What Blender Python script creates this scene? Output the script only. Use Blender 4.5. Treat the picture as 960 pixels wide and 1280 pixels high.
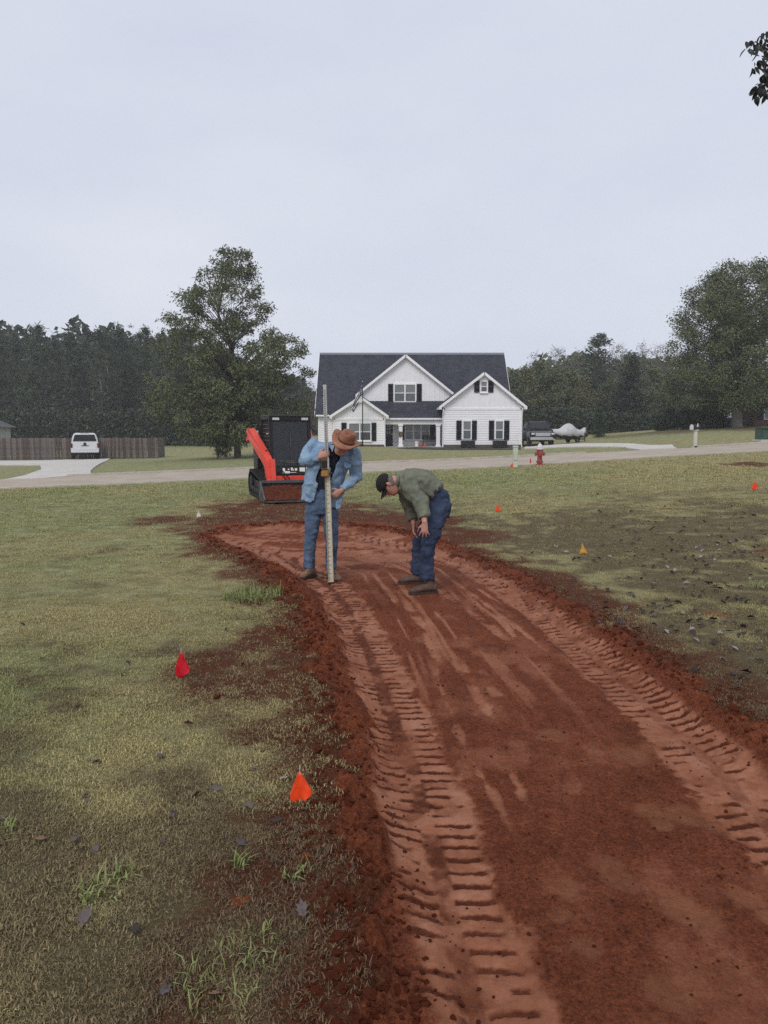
import bpy, bmesh, math, random
import numpy as np
from mathutils import Vector, Matrix, Euler

random.seed(7); RNG = np.random.default_rng(11)
for o in list(bpy.data.objects): bpy.data.objects.remove(o)
SC = bpy.context.scene
COL = SC.collection
R = math.radians

# ------------------------------------------------------------------ camera
CAM_H = 1.62
PITCH = math.atan(100/960)
cam = bpy.data.cameras.new('camera'); cam_o = bpy.data.objects.new('camera', cam); COL.objects.link(cam_o)
cam.sensor_fit = 'VERTICAL'; cam.sensor_height = 24; cam.lens = 18.0
cam.clip_start = 0.05; cam.clip_end = 3000
cam_o.location = (0, 0, CAM_H); cam_o.rotation_euler = (math.pi/2-PITCH, 0, 0)
SC.camera = cam_o

# ------------------------------------------------------------------ overcast sky and weak wide sun
SUN_EL, SUN_AZ = R(46), R(200)          # azimuth clockwise from +Y : behind the camera, a little left
w = bpy.data.worlds.new('World'); SC.world = w; w.use_nodes = True
nt = w.node_tree; nt.nodes.clear()
out = nt.nodes.new('ShaderNodeOutputWorld'); bg = nt.nodes.new('ShaderNodeBackground')
sky = nt.nodes.new('ShaderNodeTexSky'); sky.sky_type = 'NISHITA'; sky.sun_disc = False
sky.sun_elevation = SUN_EL; sky.sun_rotation = SUN_AZ; sky.air_density = 1.0; sky.dust_density = 3.0
tc = nt.nodes.new('ShaderNodeTexCoord')
mp = nt.nodes.new('ShaderNodeMapping'); mp.inputs['Scale'].default_value = (1.0, 1.0, 2.6)
ns = nt.nodes.new('ShaderNodeTexNoise'); ns.inputs['Scale'].default_value = 1.9; ns.inputs['Detail'].default_value = 5; ns.inputs['Roughness'].default_value = .55
cr = nt.nodes.new('ShaderNodeValToRGB')
cr.color_ramp.elements[0].position = .3; cr.color_ramp.elements[0].color = (6.35, 6.85, 8.15, 1)
cr.color_ramp.elements[1].position = .72; cr.color_ramp.elements[1].color = (7.55, 7.85, 8.75, 1)
mx = nt.nodes.new('ShaderNodeMix'); mx.data_type = 'RGBA'; mx.inputs['Factor'].default_value = .965
nt.links.new(tc.outputs['Generated'], mp.inputs['Vector']); nt.links.new(mp.outputs['Vector'], ns.inputs['Vector'])
nt.links.new(ns.outputs['Fac'], cr.inputs['Fac'])
nt.links.new(sky.outputs['Color'], mx.inputs['A']); nt.links.new(cr.outputs['Color'], mx.inputs['B'])
nt.links.new(mx.outputs['Result'], bg.inputs['Color']); bg.inputs['Strength'].default_value = .1
nt.links.new(bg.outputs['Background'], out.inputs['Surface'])
sl = bpy.data.lights.new('sun', 'SUN'); sl.energy = 1.5; sl.angle = R(28); sl.color = (1, .96, .9)
so = bpy.data.objects.new('sun', sl); COL.objects.link(so)
sd = Vector((math.sin(SUN_AZ)*math.cos(SUN_EL), math.cos(SUN_AZ)*math.cos(SUN_EL), math.sin(SUN_EL)))
so.rotation_euler = sd.to_track_quat('Z', 'Y').to_euler()
SC.view_settings.view_transform = 'Standard'; SC.view_settings.look = 'None'
SC.view_settings.gamma = 1; SC.view_settings.exposure = 0
SC.render.film_transparent = False
SC.cycles.max_bounces = 6; SC.cycles.transparent_max_bounces = 6; SC.cycles.volume_bounces = 1
SC.cycles.use_denoising = False

# ------------------------------------------------------------------ pixel (of the photograph) <-> place
def ray(x, y):
    a, b = (x-480)/960, (640-y)/960
    c, s = math.cos(PITCH), math.sin(PITCH)
    return Vector((a, c+b*s, -s+b*c))
def P(x, y, Y):
    d = ray(x, y); k = Y/d.y
    return Vector((d.x*k, Y, CAM_H+d.z*k))

# ------------------------------------------------------------------ numpy noise
def _h(ix, iy, iz, seed):
    n = (ix*374761393+iy*668265263+iz*1440662683+seed*974634777) & 0xffffffff
    n = ((n ^ (n >> 13))*1274126177) & 0xffffffff
    return ((n ^ (n >> 16)) & 0xffff)/65535.0
def vnoise(x, y, seed=0):
    x = np.asarray(x, float); y = np.asarray(y, float)
    ix = np.floor(x).astype(np.int64); iy = np.floor(y).astype(np.int64)
    fx, fy = x-ix, y-iy; fx = fx*fx*(3-2*fx); fy = fy*fy*(3-2*fy)
    z = np.zeros_like(ix)
    a, b, c, d = _h(ix, iy, z, seed), _h(ix+1, iy, z, seed), _h(ix, iy+1, z, seed), _h(ix+1, iy+1, z, seed)
    return (a*(1-fx)+b*fx)*(1-fy)+(c*(1-fx)+d*fx)*fy
def fbm(x, y, seed=0, o=4):
    s, a, t = 0, .5, 0
    for k in range(o):
        s = s+a*vnoise(np.asarray(x)*2**k+17.3*k, np.asarray(y)*2**k-9.1*k, seed+k); t += a; a *= .5
    return s/t
def vnoise3(p, seed=0):
    i = np.floor(p).astype(np.int64); f = p-i; f = f*f*(3-2*f); r = 0
    for dx in (0, 1):
        for dy in (0, 1):
            for dz in (0, 1):
                wt = (f[:, 0] if dx else 1-f[:, 0])*(f[:, 1] if dy else 1-f[:, 1])*(f[:, 2] if dz else 1-f[:, 2])
                r = r+wt*_h(i[:, 0]+dx, i[:, 1]+dy, i[:, 2]+dz, seed)
    return r
def sstep(a, b, x):
    t = np.clip((np.asarray(x, float)-a)/(b-a), 0, 1); return t*t*(3-2*t)

# ------------------------------------------------------------------ terrain
CP = [(-8, -10, -.1), (8, -10, .0), (0, 1, 0), (-5, 3, -.02), (5, 3, .03), (0, 8, -.02), (-5, 8, -.05), (6, 8, .08), (0, 13, -.05), (-7, 15, -.1), (9, 15, .25),
      (-80, 5, -1.0), (90, 5, 1.5), (-60, 200, .6), (0, 220, 1.4), (90, 200, 4.0), (-160, 90, -1), (150, 90, 5)]
def cp(x, y, Y): CP.append(tuple(P(x, y, Y)))
def near_Y(x): a = (x-480)/960; return 27/(1-.2*a)
def far_Y(x): a = (x-480)/960; return 33/(1-.2*a)
for x, y in ((-150, 618), (0, 611), (160, 604.5), (304, 598), (450, 590.5), (600, 585), (676, 580.5), (800, 572.5), (960, 564), (1150, 554)): cp(x, y, near_Y(x))
for x, y in ((-150, 607), (0, 600), (160, 593.5), (304, 587.5), (450, 580.5), (600, 574.5), (676, 570.5), (800, 563.5), (960, 555), (1150, 545)): cp(x, y, far_Y(x))
for v in ((100, 575.5, 57), (0, 577.5, 57), (197, 573.5, 58), (297, 572, 47), (250, 549, 100), (100, 551, 100), (420, 558, 62), (520, 559.5, 61), (650, 560, 61), (700, 557, 52),
          (760, 548, 62), (700, 548, 70), (800, 541, 60), (868, 537, 56), (940, 533, 58), (1040, 528, 60), (800, 560, 40), (480, 560, 80), (868, 550, 42)): cp(*v)
CP = np.array(CP)
def _U(r2): return np.where(r2 > 0, r2*np.log(r2+1e-12)*.5, 0)
_d = ((CP[:, None, :2]-CP[None, :, :2])/30.0); _K = _U((_d**2).sum(-1))+np.eye(len(CP))*.0006
_Pm = np.c_[np.ones(len(CP)), CP[:, :2]/30.0]
_A = np.block([[_K, _Pm], [_Pm.T, np.zeros((3, 3))]])
_W = np.linalg.solve(_A, np.r_[CP[:, 2], 0, 0, 0])
def hz(x, y):
    x = np.asarray(x, float).ravel(); y = np.asarray(y, float).ravel(); outv = np.empty(len(x))
    for s in range(0, len(x), 60000):
        xs, ys = np.clip(x[s:s+60000], -170, 160)/30, np.clip(y[s:s+60000], -20, 230)/30
        r2 = (xs[:, None]-CP[None, :, 0]/30)**2+(ys[:, None]-CP[None, :, 1]/30)**2
        outv[s:s+60000] = _U(r2)@_W[:-3]+_W[-3]+_W[-2]*xs+_W[-1]*ys
    return outv
def hz1(x, y): return float(hz([x], [y])[0])
def G0(x, y):                                   # where the ray of a pixel first meets the bare terrain
    d = ray(x, y); t = 1.0
    while t < 600:
        p = d*t
        if CAM_H+p.z < hz1(p.x, p.y): break
        t *= 1.02
    lo, hi = t/1.02, t
    for _ in range(24):
        m = (lo+hi)/2; p = d*m
        if CAM_H+p.z < hz1(p.x, p.y): hi = m
        else: lo = m
    return Vector((d.x*hi, d.y*hi, CAM_H+d.z*hi))

# ------------------------------------------------------------------ the graded clay strip
def pxl(pts): return np.array([tuple(G0(*p))[:2] for p in pts])
LEFT = pxl([(530, 1275), (500, 1160), (474, 1060), (455, 980), (446, 920), (432, 850), (410, 790), (385, 748), (352, 716), (318, 697), (285, 684), (262, 670)])
RIGHT = pxl([(300, 660), (360, 656), (430, 657), (490, 664), (530, 676), (575, 692), (620, 712), (672, 742), (740, 785), (815, 838), (885, 888), (955, 942)])
POLY = np.vstack([[(.22, -6)], LEFT, RIGHT, [(2.35, 2.2), (2.5, -6)]])
TRK_L = np.vstack([[(.20, -4), (.27, 1.2)], pxl([(604, 1275), (562, 1120), (530, 1000), (505, 915), (479, 850), (450, 782), (425, 738), (395, 712), (350, 690), (300, 674)])])
TRK_R = np.vstack([[(1.75, -4), (1.73, 2.2)], pxl([(958, 1010), (892, 942), (808, 868), (742, 808), (690, 765), (640, 728), (590, 702), (530, 684), (450, 668)])])
OUTL = pxl([(425, 1275), (418, 1160), (414, 1060), (410, 980), (398, 920), (388, 850), (372, 790), (352, 748), (326, 716), (300, 694), (272, 680), (252, 668)])
OUTR = pxl([(280, 657), (360, 652), (430, 653), (495, 659), (545, 674), (596, 692), (645, 712), (705, 742), (778, 785), (855, 838), (915, 884), (985, 930)])
POLY2 = np.vstack([[(-.1, -6)], OUTL, OUTR, [(2.6, 2.2), (2.8, -6)]])
def seg_info(x, y, pl):
    best = np.full(len(x), 1e9); t_, u_ = np.zeros(len(x)), np.zeros(len(x)); acc = 0
    for a, b in zip(pl[:-1], pl[1:]):
        dx, dy = b-a; L = math.hypot(dx, dy)
        k = np.clip(((x-a[0])*dx+(y-a[1])*dy)/L**2, 0, 1)
        qx, qy = x-a[0]-k*dx, y-a[1]-k*dy; d = np.hypot(qx, qy); m = d < best
        best = np.where(m, d, best); t_ = np.where(m, acc+k*L, t_)
        u_ = np.where(m, ((x-a[0])*dy-(y-a[1])*dx)/L, u_); acc += L
    return best, t_, u_
def inside(x, y, poly):
    c = np.zeros(len(x), bool); n = len(poly)
    for i in range(n):
        x1, y1 = poly[i]; x2, y2 = poly[(i+1) % n]
        if y1 == y2: continue
        c ^= ((y1 > y) != (y2 > y)) & (x < (x2-x1)*(y-y1)/(y2-y1)+x1)
    return c
MIDL = np.vstack([[(.95, -4), (.98, 2.2)], pxl([(715, 1000), (645, 880), (585, 800), (540, 745), (500, 708), (440, 688), (350, 674), (250, 664)])])
BLOBS = [(850, 1110, .13), (775, 1080, .10), (880, 1125, .12), (840, 1215, .13), (650, 1180, .08), (812, 995, .10), (650, 915, .12), (705, 1090, .1), (700, 1120, .07), (935, 1100, .09), (900, 1010, .15),
         (830, 1012, .07), (760, 1060, .09), (620, 1130, .08), (790, 930, .15), (810, 920, .09), (900, 995, .12), (855, 1000, .12), (830, 1270, .13), (960, 1120, .08), (580, 1060, .08), (690, 905, .12), (555, 990, .08), (735, 1160, .07)]
BLOBS = [(*tuple(G0(a, b))[:2], r) for a, b, r in BLOBS]
STREAK = [[(538, 806), (552, 850), (585, 925), (625, 990), (655, 1050)], [(575, 810), (600, 860), (632, 905)], [(600, 825), (622, 862)], [(470, 690), (520, 712), (575, 748)],
          [(560, 800), (590, 850), (612, 885)], [(500, 735), (530, 775), (556, 830)], [(440, 690), (500, 705)], [(420, 676), (520, 690)], [(570, 700), (640, 745), (700, 790)], [(556, 712), (610, 748), (680, 800), (715, 825)],
          [(340, 690), (420, 700)], [(330, 680), (400, 684)], [(470, 715), (500, 745)], [(430, 685), (470, 700)], [(545, 725), (600, 765), (650, 800)], [(590, 870), (640, 950), (665, 1000)]]
STREAK = [pxl(s) for s in STREAK]
PAINT = [(*tuple(G0(a, b))[:2], r) for a, b, r in ((893, 768, .14), (953, 690, .2), (300, 1128, .035), (385, 1075, .04), (645, 583, .4), (668, 580, .35))]
SPILL = [(*tuple(G0(a, b))[:2], r) for a, b, r in ((330, 850, .75), (390, 870, .5), (270, 830, .4), (330, 800, .4), (300, 648, 2.0), (420, 645, 2.2), (350, 642, 2.6), (335, 634, 2.2), (385, 634, 2.0), (520, 655, 1.5), (215, 650, 1.0), (620, 725, .5), (260, 690, .6),
          (720, 765, .5), (830, 850, .5), (590, 670, 1.0), (350, 636, 1.2), (940, 580, 1.0))]
LITTER = [(*tuple(G0(a, b))[:2], r) for a, b, r in ((775, 544.5, 2.5), (800, 542, 3.2), (830, 540, 3.2), (855, 539, 3.), (900, 536, 3.5), (940, 536, 3.5))]
def ground_fields(x, y):
    """dirt, pack, groove, bare, lush, paint and the height added to the terrain"""
    x = np.asarray(x, float).ravel(); y = np.asarray(y, float).ravel(); N = len(x)
    dirt = np.zeros(N); pack = np.zeros(N); groove = np.zeros(N); dz = np.zeros(N); tan = np.zeros(N)
    near = (x > -7) & (x < 8) & (y > -7) & (y < 20)
    X, Y = x[near], y[near]
    d, _, _ = seg_info(X, Y, np.vstack([POLY, POLY[:1]])); s = np.where(inside(X, Y, POLY), d, -d)
    far = sstep(9, 13, Y)
    sw = s+(fbm(X*2.2, Y*2.2, 3)-.5)*(.34+.9*far)+(fbm(X*11, Y*11, 5, 3)-.5)*.16
    d2, _, _ = seg_info(X, Y, np.vstack([POLY2, POLY2[:1]])); s2 = np.where(inside(X, Y, POLY2), d2, -d2)
    sw = s2-.05+(fbm(X*2.2, Y*2.2, 3)-.5)*(.50+.9*far)+(fbm(X*11, Y*11, 5, 3)-.5)*.22
    di = sstep(-.08-.25*far, .08, sw)
    leftside = sstep(.9, .3, X)
    lump = fbm(X*5, Y*5, 21, 4); fine = fbm(X*24, Y*24, 22, 4); vf = fbm(X*60, Y*60, 23, 2)
    berm = np.exp(-((s+.10)/(.16+.06*leftside))**2)*(1-.6*far)
    z = -.065*sstep(-.02, .22, s)*(1-.5*far)
    rough = di*(1-sstep(.0, .3, s)*.55)
    z += rough*(.024*(fine-.5)+.020*(vf-.5))+di*.02*(fbm(X*1.6, Y*1.6, 31, 3)-.5)
    bsum = np.zeros(len(X)); bermz = berm*((.02+.075*leftside)*sstep(.25, .75, lump)+.035*(fine-.4)+.02*(vf-.5)); z = z+bermz*0
    pk = np.zeros(len(X)); gr = np.zeros(len(X)); tn = np.zeros(len(X))
    wear = fbm(X*3.1, Y*3.1, 41, 4)
    for pl, off, wd in ((TRK_L, 0., .205), (TRK_R, .03, .20)):
        dd, t, u = seg_info(X, Y, pl); au = np.abs(u)
        band = sstep(wd+.03, wd-.03, dd+.10*(fine-.5)+.13*(lump-.5)-.05*sstep(3.2, 2.0, Y))
        dist_f = sstep(2.0, 3.3, Y)
        keep = sstep(.26, .5, wear+.10)*(.62+.38*dist_f)
        ph = (t+off+np.where(u > 0, .05, 0)+au*.10+.07*(wear-.5)+.025*(fine-.5))/.090
        fr = ph-np.floor(ph); bar = sstep(.0, .07, fr)*sstep(.40, .33, fr)
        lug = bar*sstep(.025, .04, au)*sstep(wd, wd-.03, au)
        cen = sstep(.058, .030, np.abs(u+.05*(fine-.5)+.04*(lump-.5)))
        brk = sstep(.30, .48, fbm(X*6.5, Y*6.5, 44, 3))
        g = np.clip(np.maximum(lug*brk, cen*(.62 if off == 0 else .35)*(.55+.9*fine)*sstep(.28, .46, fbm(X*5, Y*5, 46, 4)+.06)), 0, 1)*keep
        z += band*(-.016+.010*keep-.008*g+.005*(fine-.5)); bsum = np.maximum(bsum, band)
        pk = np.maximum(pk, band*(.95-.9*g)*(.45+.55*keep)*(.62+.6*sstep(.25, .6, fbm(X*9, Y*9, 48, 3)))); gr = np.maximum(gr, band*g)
    z += bermz*(1-.92*bsum)
    for k, pl in enumerate(STREAK):
        dd, t, u = seg_info(X, Y, pl); L = np.hypot(*(pl[1:]-pl[:-1]).T).sum()
        wd = .026+.014*(k % 3)+.035*sstep(6, 12, Y)
        e = sstep(wd*1.2, wd*.3, dd+.045*(fine-.5)+.05*(lump-.5))*sstep(.30, .5, wear+.35*(fine-.5)+.04)*sstep(0, .2, t/L+.02)*sstep(1, .8, t/L-.02)
        pk = np.maximum(pk, e*(.9 if k % 2 else .75)); z += -.010*e
    for bx, by, r in BLOBS:
        dd = np.hypot((X-bx)*1.15, Y-by)+.09*(lump-.5)+.05*(fine-.5)
        e = sstep(r*1.15, r*.45, dd); tn = np.maximum(tn, e*(.5+.5*wear)); z += -.006*e
    back = sstep(8, 10.5, Y)*di*sstep(.42, .62, fbm(X*2+.6*Y, Y*3.2, 51, 4))
    pk = np.maximum(pk, back*.8)
    dd, t, u = seg_info(X, Y, MIDL); along = sstep(.25, .5, fbm(t*1.3, u*5+3, 55, 3))
    scr = sstep(.55, .70, fbm(u*15+.6*fbm(t*.8, u*2, 57, 2), t*.75, 56, 3))*along*sstep(3.0, 6.5, Y)
    pk = np.maximum(pk, .85*scr*sstep(.0, .12, s)); z += -.006*scr*di
    scr2 = sstep(.56, .68, fbm(u*22+4, t*1.1, 58, 3))*di*sstep(4.5, 7.5, Y)*(1-pk); gr = np.maximum(gr, .55*scr2)
    soft = di*sstep(.50, .72, fbm(X*4.7, Y*2.6, 53, 5))*.40
    pk = np.maximum(pk, soft*sstep(.1, .5, s))
    pk = pk*sstep(-.02, .10, s+.06*(fine-.5))
    dirt[near] = di; pack[near] = pk*di; groove[near] = gr*di; dz[near] = z; tan[near] = tn*di
    sp = np.zeros(N)
    sp[near] = sstep(-.75, -.05, s2+(fbm(X*3, Y*3, 61)-.5)*.9)*.85
    for bx, by, r in SPILL:
        dd = np.hypot(x-bx, (y-by)*.8)/r+(fbm(x*2.7, y*2.7, 62)-.5)*1.1
        sp = np.maximum(sp, sstep(1.15, .25, dd)*.95)
    n1 = fbm(x*.9, y*.9, 71, 5); n2 = fbm(x*.28+4, y*.28, 72, 3)
    rgt = sstep(1.0, 3.0, x)*sstep(17, 11, y); hf = fbm(x*4.3, y*4.3, 73, 5); n1 = n1*(.50-.15*rgt)+(.50+.15*rgt)*hf
    bare = sstep(.45, .70, n1+.14*sstep(5.0, 2.2, y)+.17*sstep(.8, 3.6, x)*sstep(21, 10, y)+.03*(x > 0)-.075*sstep(0, -1, x)*sstep(3.2, 4.6, y))
    bare = np.clip(bare*sstep(22, 14, y), 0, 1)
    for bx, by, r in LITTER: bare = np.maximum(bare, .95*sstep(1.3, .3, np.hypot(x-bx, (y-by)*.8)/r+(fbm(x*.9, y*.9, 63)-.5)))
    lush = sstep(.35, .7, n2+.12*sstep(-1, -4, x)-.26*sstep(.5, 2.5, x)*sstep(25, 13, y))
    pt = np.zeros(N)
    for bx, by, r in PAINT:
        pt = np.maximum(pt, sstep(1.1, .3, np.hypot(x-bx, y-by)/r+(fbm(x*9, y*9, 81)-.5)*1.6))
    dz = dz+np.where(dirt < .5, 1, 0)*(y < 25)*.03*(fbm(x*1.3, y*1.3, 91, 3)-.5)*sstep(.5, 1.5, y)
    return dirt, pack, groove, np.maximum(bare*.80, 0), lush, pt, tan, sp, dz
def gz(x, y):
    f = ground_fields([x], [y]); return hz1(x, y)+float(f[-1][0])
def G(x, y):
    p = G0(x, y); return Vector((p.x, p.y, gz(p.x, p.y)))

# ------------------------------------------------------------------ tagging
def tag(o, label=None, cat=None, group=None, kind=None):
    if label: o['label'] = label
    if cat: o['category'] = cat
    if group: o['group'] = group
    if kind: o['kind'] = kind
    return o
def empty(name, loc, label, cat, group=None, rz=0):
    o = bpy.data.objects.new(name, None); o.empty_display_size = .2; COL.objects.link(o)
    o.location = loc; o.rotation_euler = (0, 0, rz)
    return tag(o, label, cat, group)
def copy_tree(o, parent=None):
    c = o.copy(); COL.objects.link(c); c.parent = parent
    for ch in KIDS.get(o.name, []): 
        copy_tree(ch, c)
    return c
KIDS = {}

# ------------------------------------------------------------------ materials
MATS = {}
def mat(name, color, rough=.7, var=.15, scale=8, bump=.0, bscale=60, metal=0, spec=.3, color2=None, island=0., coord='Object', trans=0.):
    if name in MATS: return MATS[name]
    m = bpy.data.materials.new(name); m.use_nodes = True; t = m.node_tree; b = t.nodes['Principled BSDF']
    b.inputs['Roughness'].default_value = rough; b.inputs['Metallic'].default_value = metal
    b.inputs['Specular IOR Level'].default_value = spec
    if trans: b.inputs['Transmission Weight'].default_value = trans
    c = t.nodes.new('ShaderNodeTexCoord')
    n = t.nodes.new('ShaderNodeTexNoise'); n.inputs['Scale'].default_value = scale; n.inputs['Detail'].default_value = 6; n.inputs['Roughness'].default_value = .62
    t.links.new(c.outputs[coord], n.inputs['Vector'])
    rp = t.nodes.new('ShaderNodeValToRGB')
    c1 = Vector(color); c2 = Vector(color2) if color2 else None
    lo = c1*(1-var) if not c2 else c1; hi = c1*(1+var) if not c2 else c2
    rp.color_ramp.elements[0].position = .32; rp.color_ramp.elements[1].position = .68
    rp.color_ramp.elements[0].color = (*lo, 1); rp.color_ramp.elements[1].color = (*hi, 1)
    t.links.new(n.outputs['Fac'], rp.inputs['Fac']); last = rp.outputs['Color']
    if island:
        g = t.nodes.new('ShaderNodeNewGeometry'); hs = t.nodes.new('ShaderNodeHueSaturation')
        mr = t.nodes.new('ShaderNodeMapRange'); mr.inputs['To Min'].default_value = 1-island; mr.inputs['To Max'].default_value = 1+island
        mh = t.nodes.new('ShaderNodeMapRange'); mh.inputs['To Min'].default_value = .5-island*.06; mh.inputs['To Max'].default_value = .5+island*.04
        t.links.new(g.outputs['Random Per Island'], mr.inputs['Value']); t.links.new(g.outputs['Random Per Island'], mh.inputs['Value'])
        t.links.new(mr.outputs['Result'], hs.inputs['Value']); t.links.new(mh.outputs['Result'], hs.inputs['Hue'])
        t.links.new(last, hs.inputs['Color']); last = hs.outputs['Color']
    t.links.new(last, b.inputs['Base Color'])
    if bump:
        n2 = t.nodes.new('ShaderNodeTexNoise'); n2.inputs['Scale'].default_value = bscale; n2.inputs['Detail'].default_value = 4
        t.links.new(c.outputs[coord], n2.inputs['Vector'])
        bp = t.nodes.new('ShaderNodeBump'); bp.inputs['Strength'].default_value = min(1, bump); bp.inputs['Distance'].default_value = .01
        t.links.new(n2.outputs['Fac'], bp.inputs['Height']); t.links.new(bp.outputs['Normal'], b.inputs['Normal'])
    MATS[name] = m; return m

# ------------------------------------------------------------------ mesh builder
class MB:
    def __init__(s): s.v = []; s.f = []
    def add(s, vs, fs):
        k = len(s.v); s.v += [tuple(v) for v in vs]; s.f += [tuple(i+k for i in f) for f in fs]; return s
    def box(s, c, d, rot=None, taper=1.0):
        c = Vector(c); hx, hy, hz_ = d[0]/2, d[1]/2, d[2]/2
        vs = [Vector((sx*hx*(taper if sz > 0 else 1), sy*hy*(taper if sz > 0 else 1), sz*hz_)) for sz in (-1, 1) for sy in (-1, 1) for sx in (-1, 1)]
        if rot: 
            m = rot if isinstance(rot, Matrix) else Euler(rot).to_matrix(); vs = [m@v for v in vs]
        return s.add([c+v for v in vs], [(0, 2, 3, 1), (4, 5, 7, 6), (0, 1, 5, 4), (2, 6, 7, 3), (0, 4, 6, 2), (1, 3, 7, 5)])
    def bx(s, x0, x1, y0, y1, z0, z1): return s.box(((x0+x1)/2, (y0+y1)/2, (z0+z1)/2), (x1-x0, y1-y0, z1-z0))
    def beam(s, a, b, w_, h, up=(0, 0, 1)):
        a, b = Vector(a), Vector(b); d = (b-a).normalized(); u = Vector(up); x = d.cross(u)
        if x.length < 1e-4: x = d.cross(Vector((1, 0, 0)))
        x.normalize(); u = x.cross(d)
        vs = [p+x*(sx*w_/2)+u*(su*h/2) for p in (a, b) for sx, su in ((-1, -1), (1, -1), (1, 1), (-1, 1))]
        return s.add(vs, [(3, 2, 1, 0), (4, 5, 6, 7), (0, 1, 5, 4), (1, 2, 6, 5), (2, 3, 7, 6), (3, 0, 4, 7)])
    def tube(s, pts, rad, n=8, side=None, cap=True):
        """pts with radius or (side radius, other radius) each"""
        pts = [Vector(p) for p in pts]; vs = []; prev = None
        for i, p in enumerate(pts):
            d = (pts[min(i+1, len(pts)-1)]-pts[max(i-1, 0)]).normalized()
            if side is not None: a = Vector(side[i] if isinstance(side, list) else side); a = (a-d*a.dot(d))
            elif prev is not None: a = prev-d*prev.dot(d)
            else: a = d.orthogonal()
            a.normalize(); prev = a; b = d.cross(a)
            r = rad[i] if isinstance(rad, (list, tuple)) else rad
            ra, rb = r if isinstance(r, (list, tuple)) else (r, r)
            vs += [p+a*(ra*math.cos(2*math.pi*k/n))+b*(rb*math.sin(2*math.pi*k/n)) for k in range(n)]
        fs = [(i*n+k, i*n+(k+1) % n, (i+1)*n+(k+1) % n, (i+1)*n+k) for i in range(len(pts)-1) for k in range(n)]
        if cap: fs += [tuple(range(n-1, -1, -1)), tuple((len(pts)-1)*n+k for k in range(n))]
        return s.add(vs, fs)
    def lathe(s, c, prof, n=16, ax=(0, 0, 1)):
        c = Vector(c); q = Vector((0, 0, 1)).rotation_difference(Vector(ax).normalized())
        vs = [c+q@Vector((r*math.cos(2*math.pi*k/n), r*math.sin(2*math.pi*k/n), z)) for r, z in prof for k in range(n)]
        m = len(prof)
        fs = [(i*n+k, i*n+(k+1) % n, (i+1)*n+(k+1) % n, (i+1)*n+k) for i in range(m-1) for k in range(n)]
        fs += [tuple(range(n-1, -1, -1)), tuple((m-1)*n+k for k in range(n))]
        return s.add(vs, fs)
    def prism(s, pts, vec):
        pts = [Vector(p) for p in pts]; v = Vector(vec); n = len(pts)
        return s.add(pts+[p+v for p in pts], [tuple(range(n-1, -1, -1)), tuple(range(n, 2*n))]+[(i, (i+1) % n, n+(i+1) % n, n+i) for i in range(n)])
    def quad(s, *p): return s.add(p, [tuple(range(len(p)))])
    def mesh(s, name):
        m = bpy.data.meshes.new(name); m.from_pydata(s.v, [], s.f); m.update(); return m
    def build(s, name, material, parent=None, world=False, smooth=False, bevel=0, label=None, fix=True):
        if world and parent is not None:
            mi = Matrix.LocRotScale(parent.location, parent.rotation_euler, None).inverted(); s.v = [tuple(mi@Vector(v)) for v in s.v]
        m = s.mesh(name)
        if fix or bevel:
            bm = bmesh.new(); bm.from_mesh(m)
            if fix: bmesh.ops.recalc_face_normals(bm, faces=bm.faces)
            if bevel:
                es = [e for e in bm.edges if len(e.link_faces) == 2 and e.calc_face_angle(0) > .5]
                bmesh.ops.bevel(bm, geom=es, offset=bevel, segments=2, affect='EDGES', clamp_overlap=True)
            bm.to_mesh(m); bm.free()
        if smooth:
            m.shade_smooth()
            if smooth != 2: m.set_sharp_from_angle(angle=R(40))
        return link(name, m, material, parent, label)
def link(name, m, material, parent=None, label=None):
    m.materials.clear(); m.materials.append(material)
    o = bpy.data.objects.new(name, m); COL.objects.link(o)
    if parent is not None: o.parent = parent; KIDS.setdefault(parent.name, []).append(o)
    if label: o['label'] = label
    return o
def np_mesh(name, v, f, smooth=False):
    """quads or tris from arrays"""
    v = np.asarray(v, np.float32); f = np.asarray(f, np.int32); k = f.shape[1]
    m = bpy.data.meshes.new(name); m.vertices.add(len(v)); m.vertices.foreach_set('co', v.ravel())
    m.loops.add(f.size); m.loops.foreach_set('vertex_index', f.ravel())
    m.polygons.add(len(f)); m.polygons.foreach_set('loop_start', np.arange(0, f.size, k, dtype=np.int32))
    m.polygons.foreach_set('loop_total', np.full(len(f), k, np.int32))
    if smooth: m.polygons.foreach_set('use_smooth', np.ones(len(f), bool))
    m.update(calc_edges=True); m.validate(); return m
def fattr(m, name, arr):
    a = m.attributes.new(name, 'FLOAT', 'POINT'); a.data.foreach_set('value', np.asarray(arr, np.float32))
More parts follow.
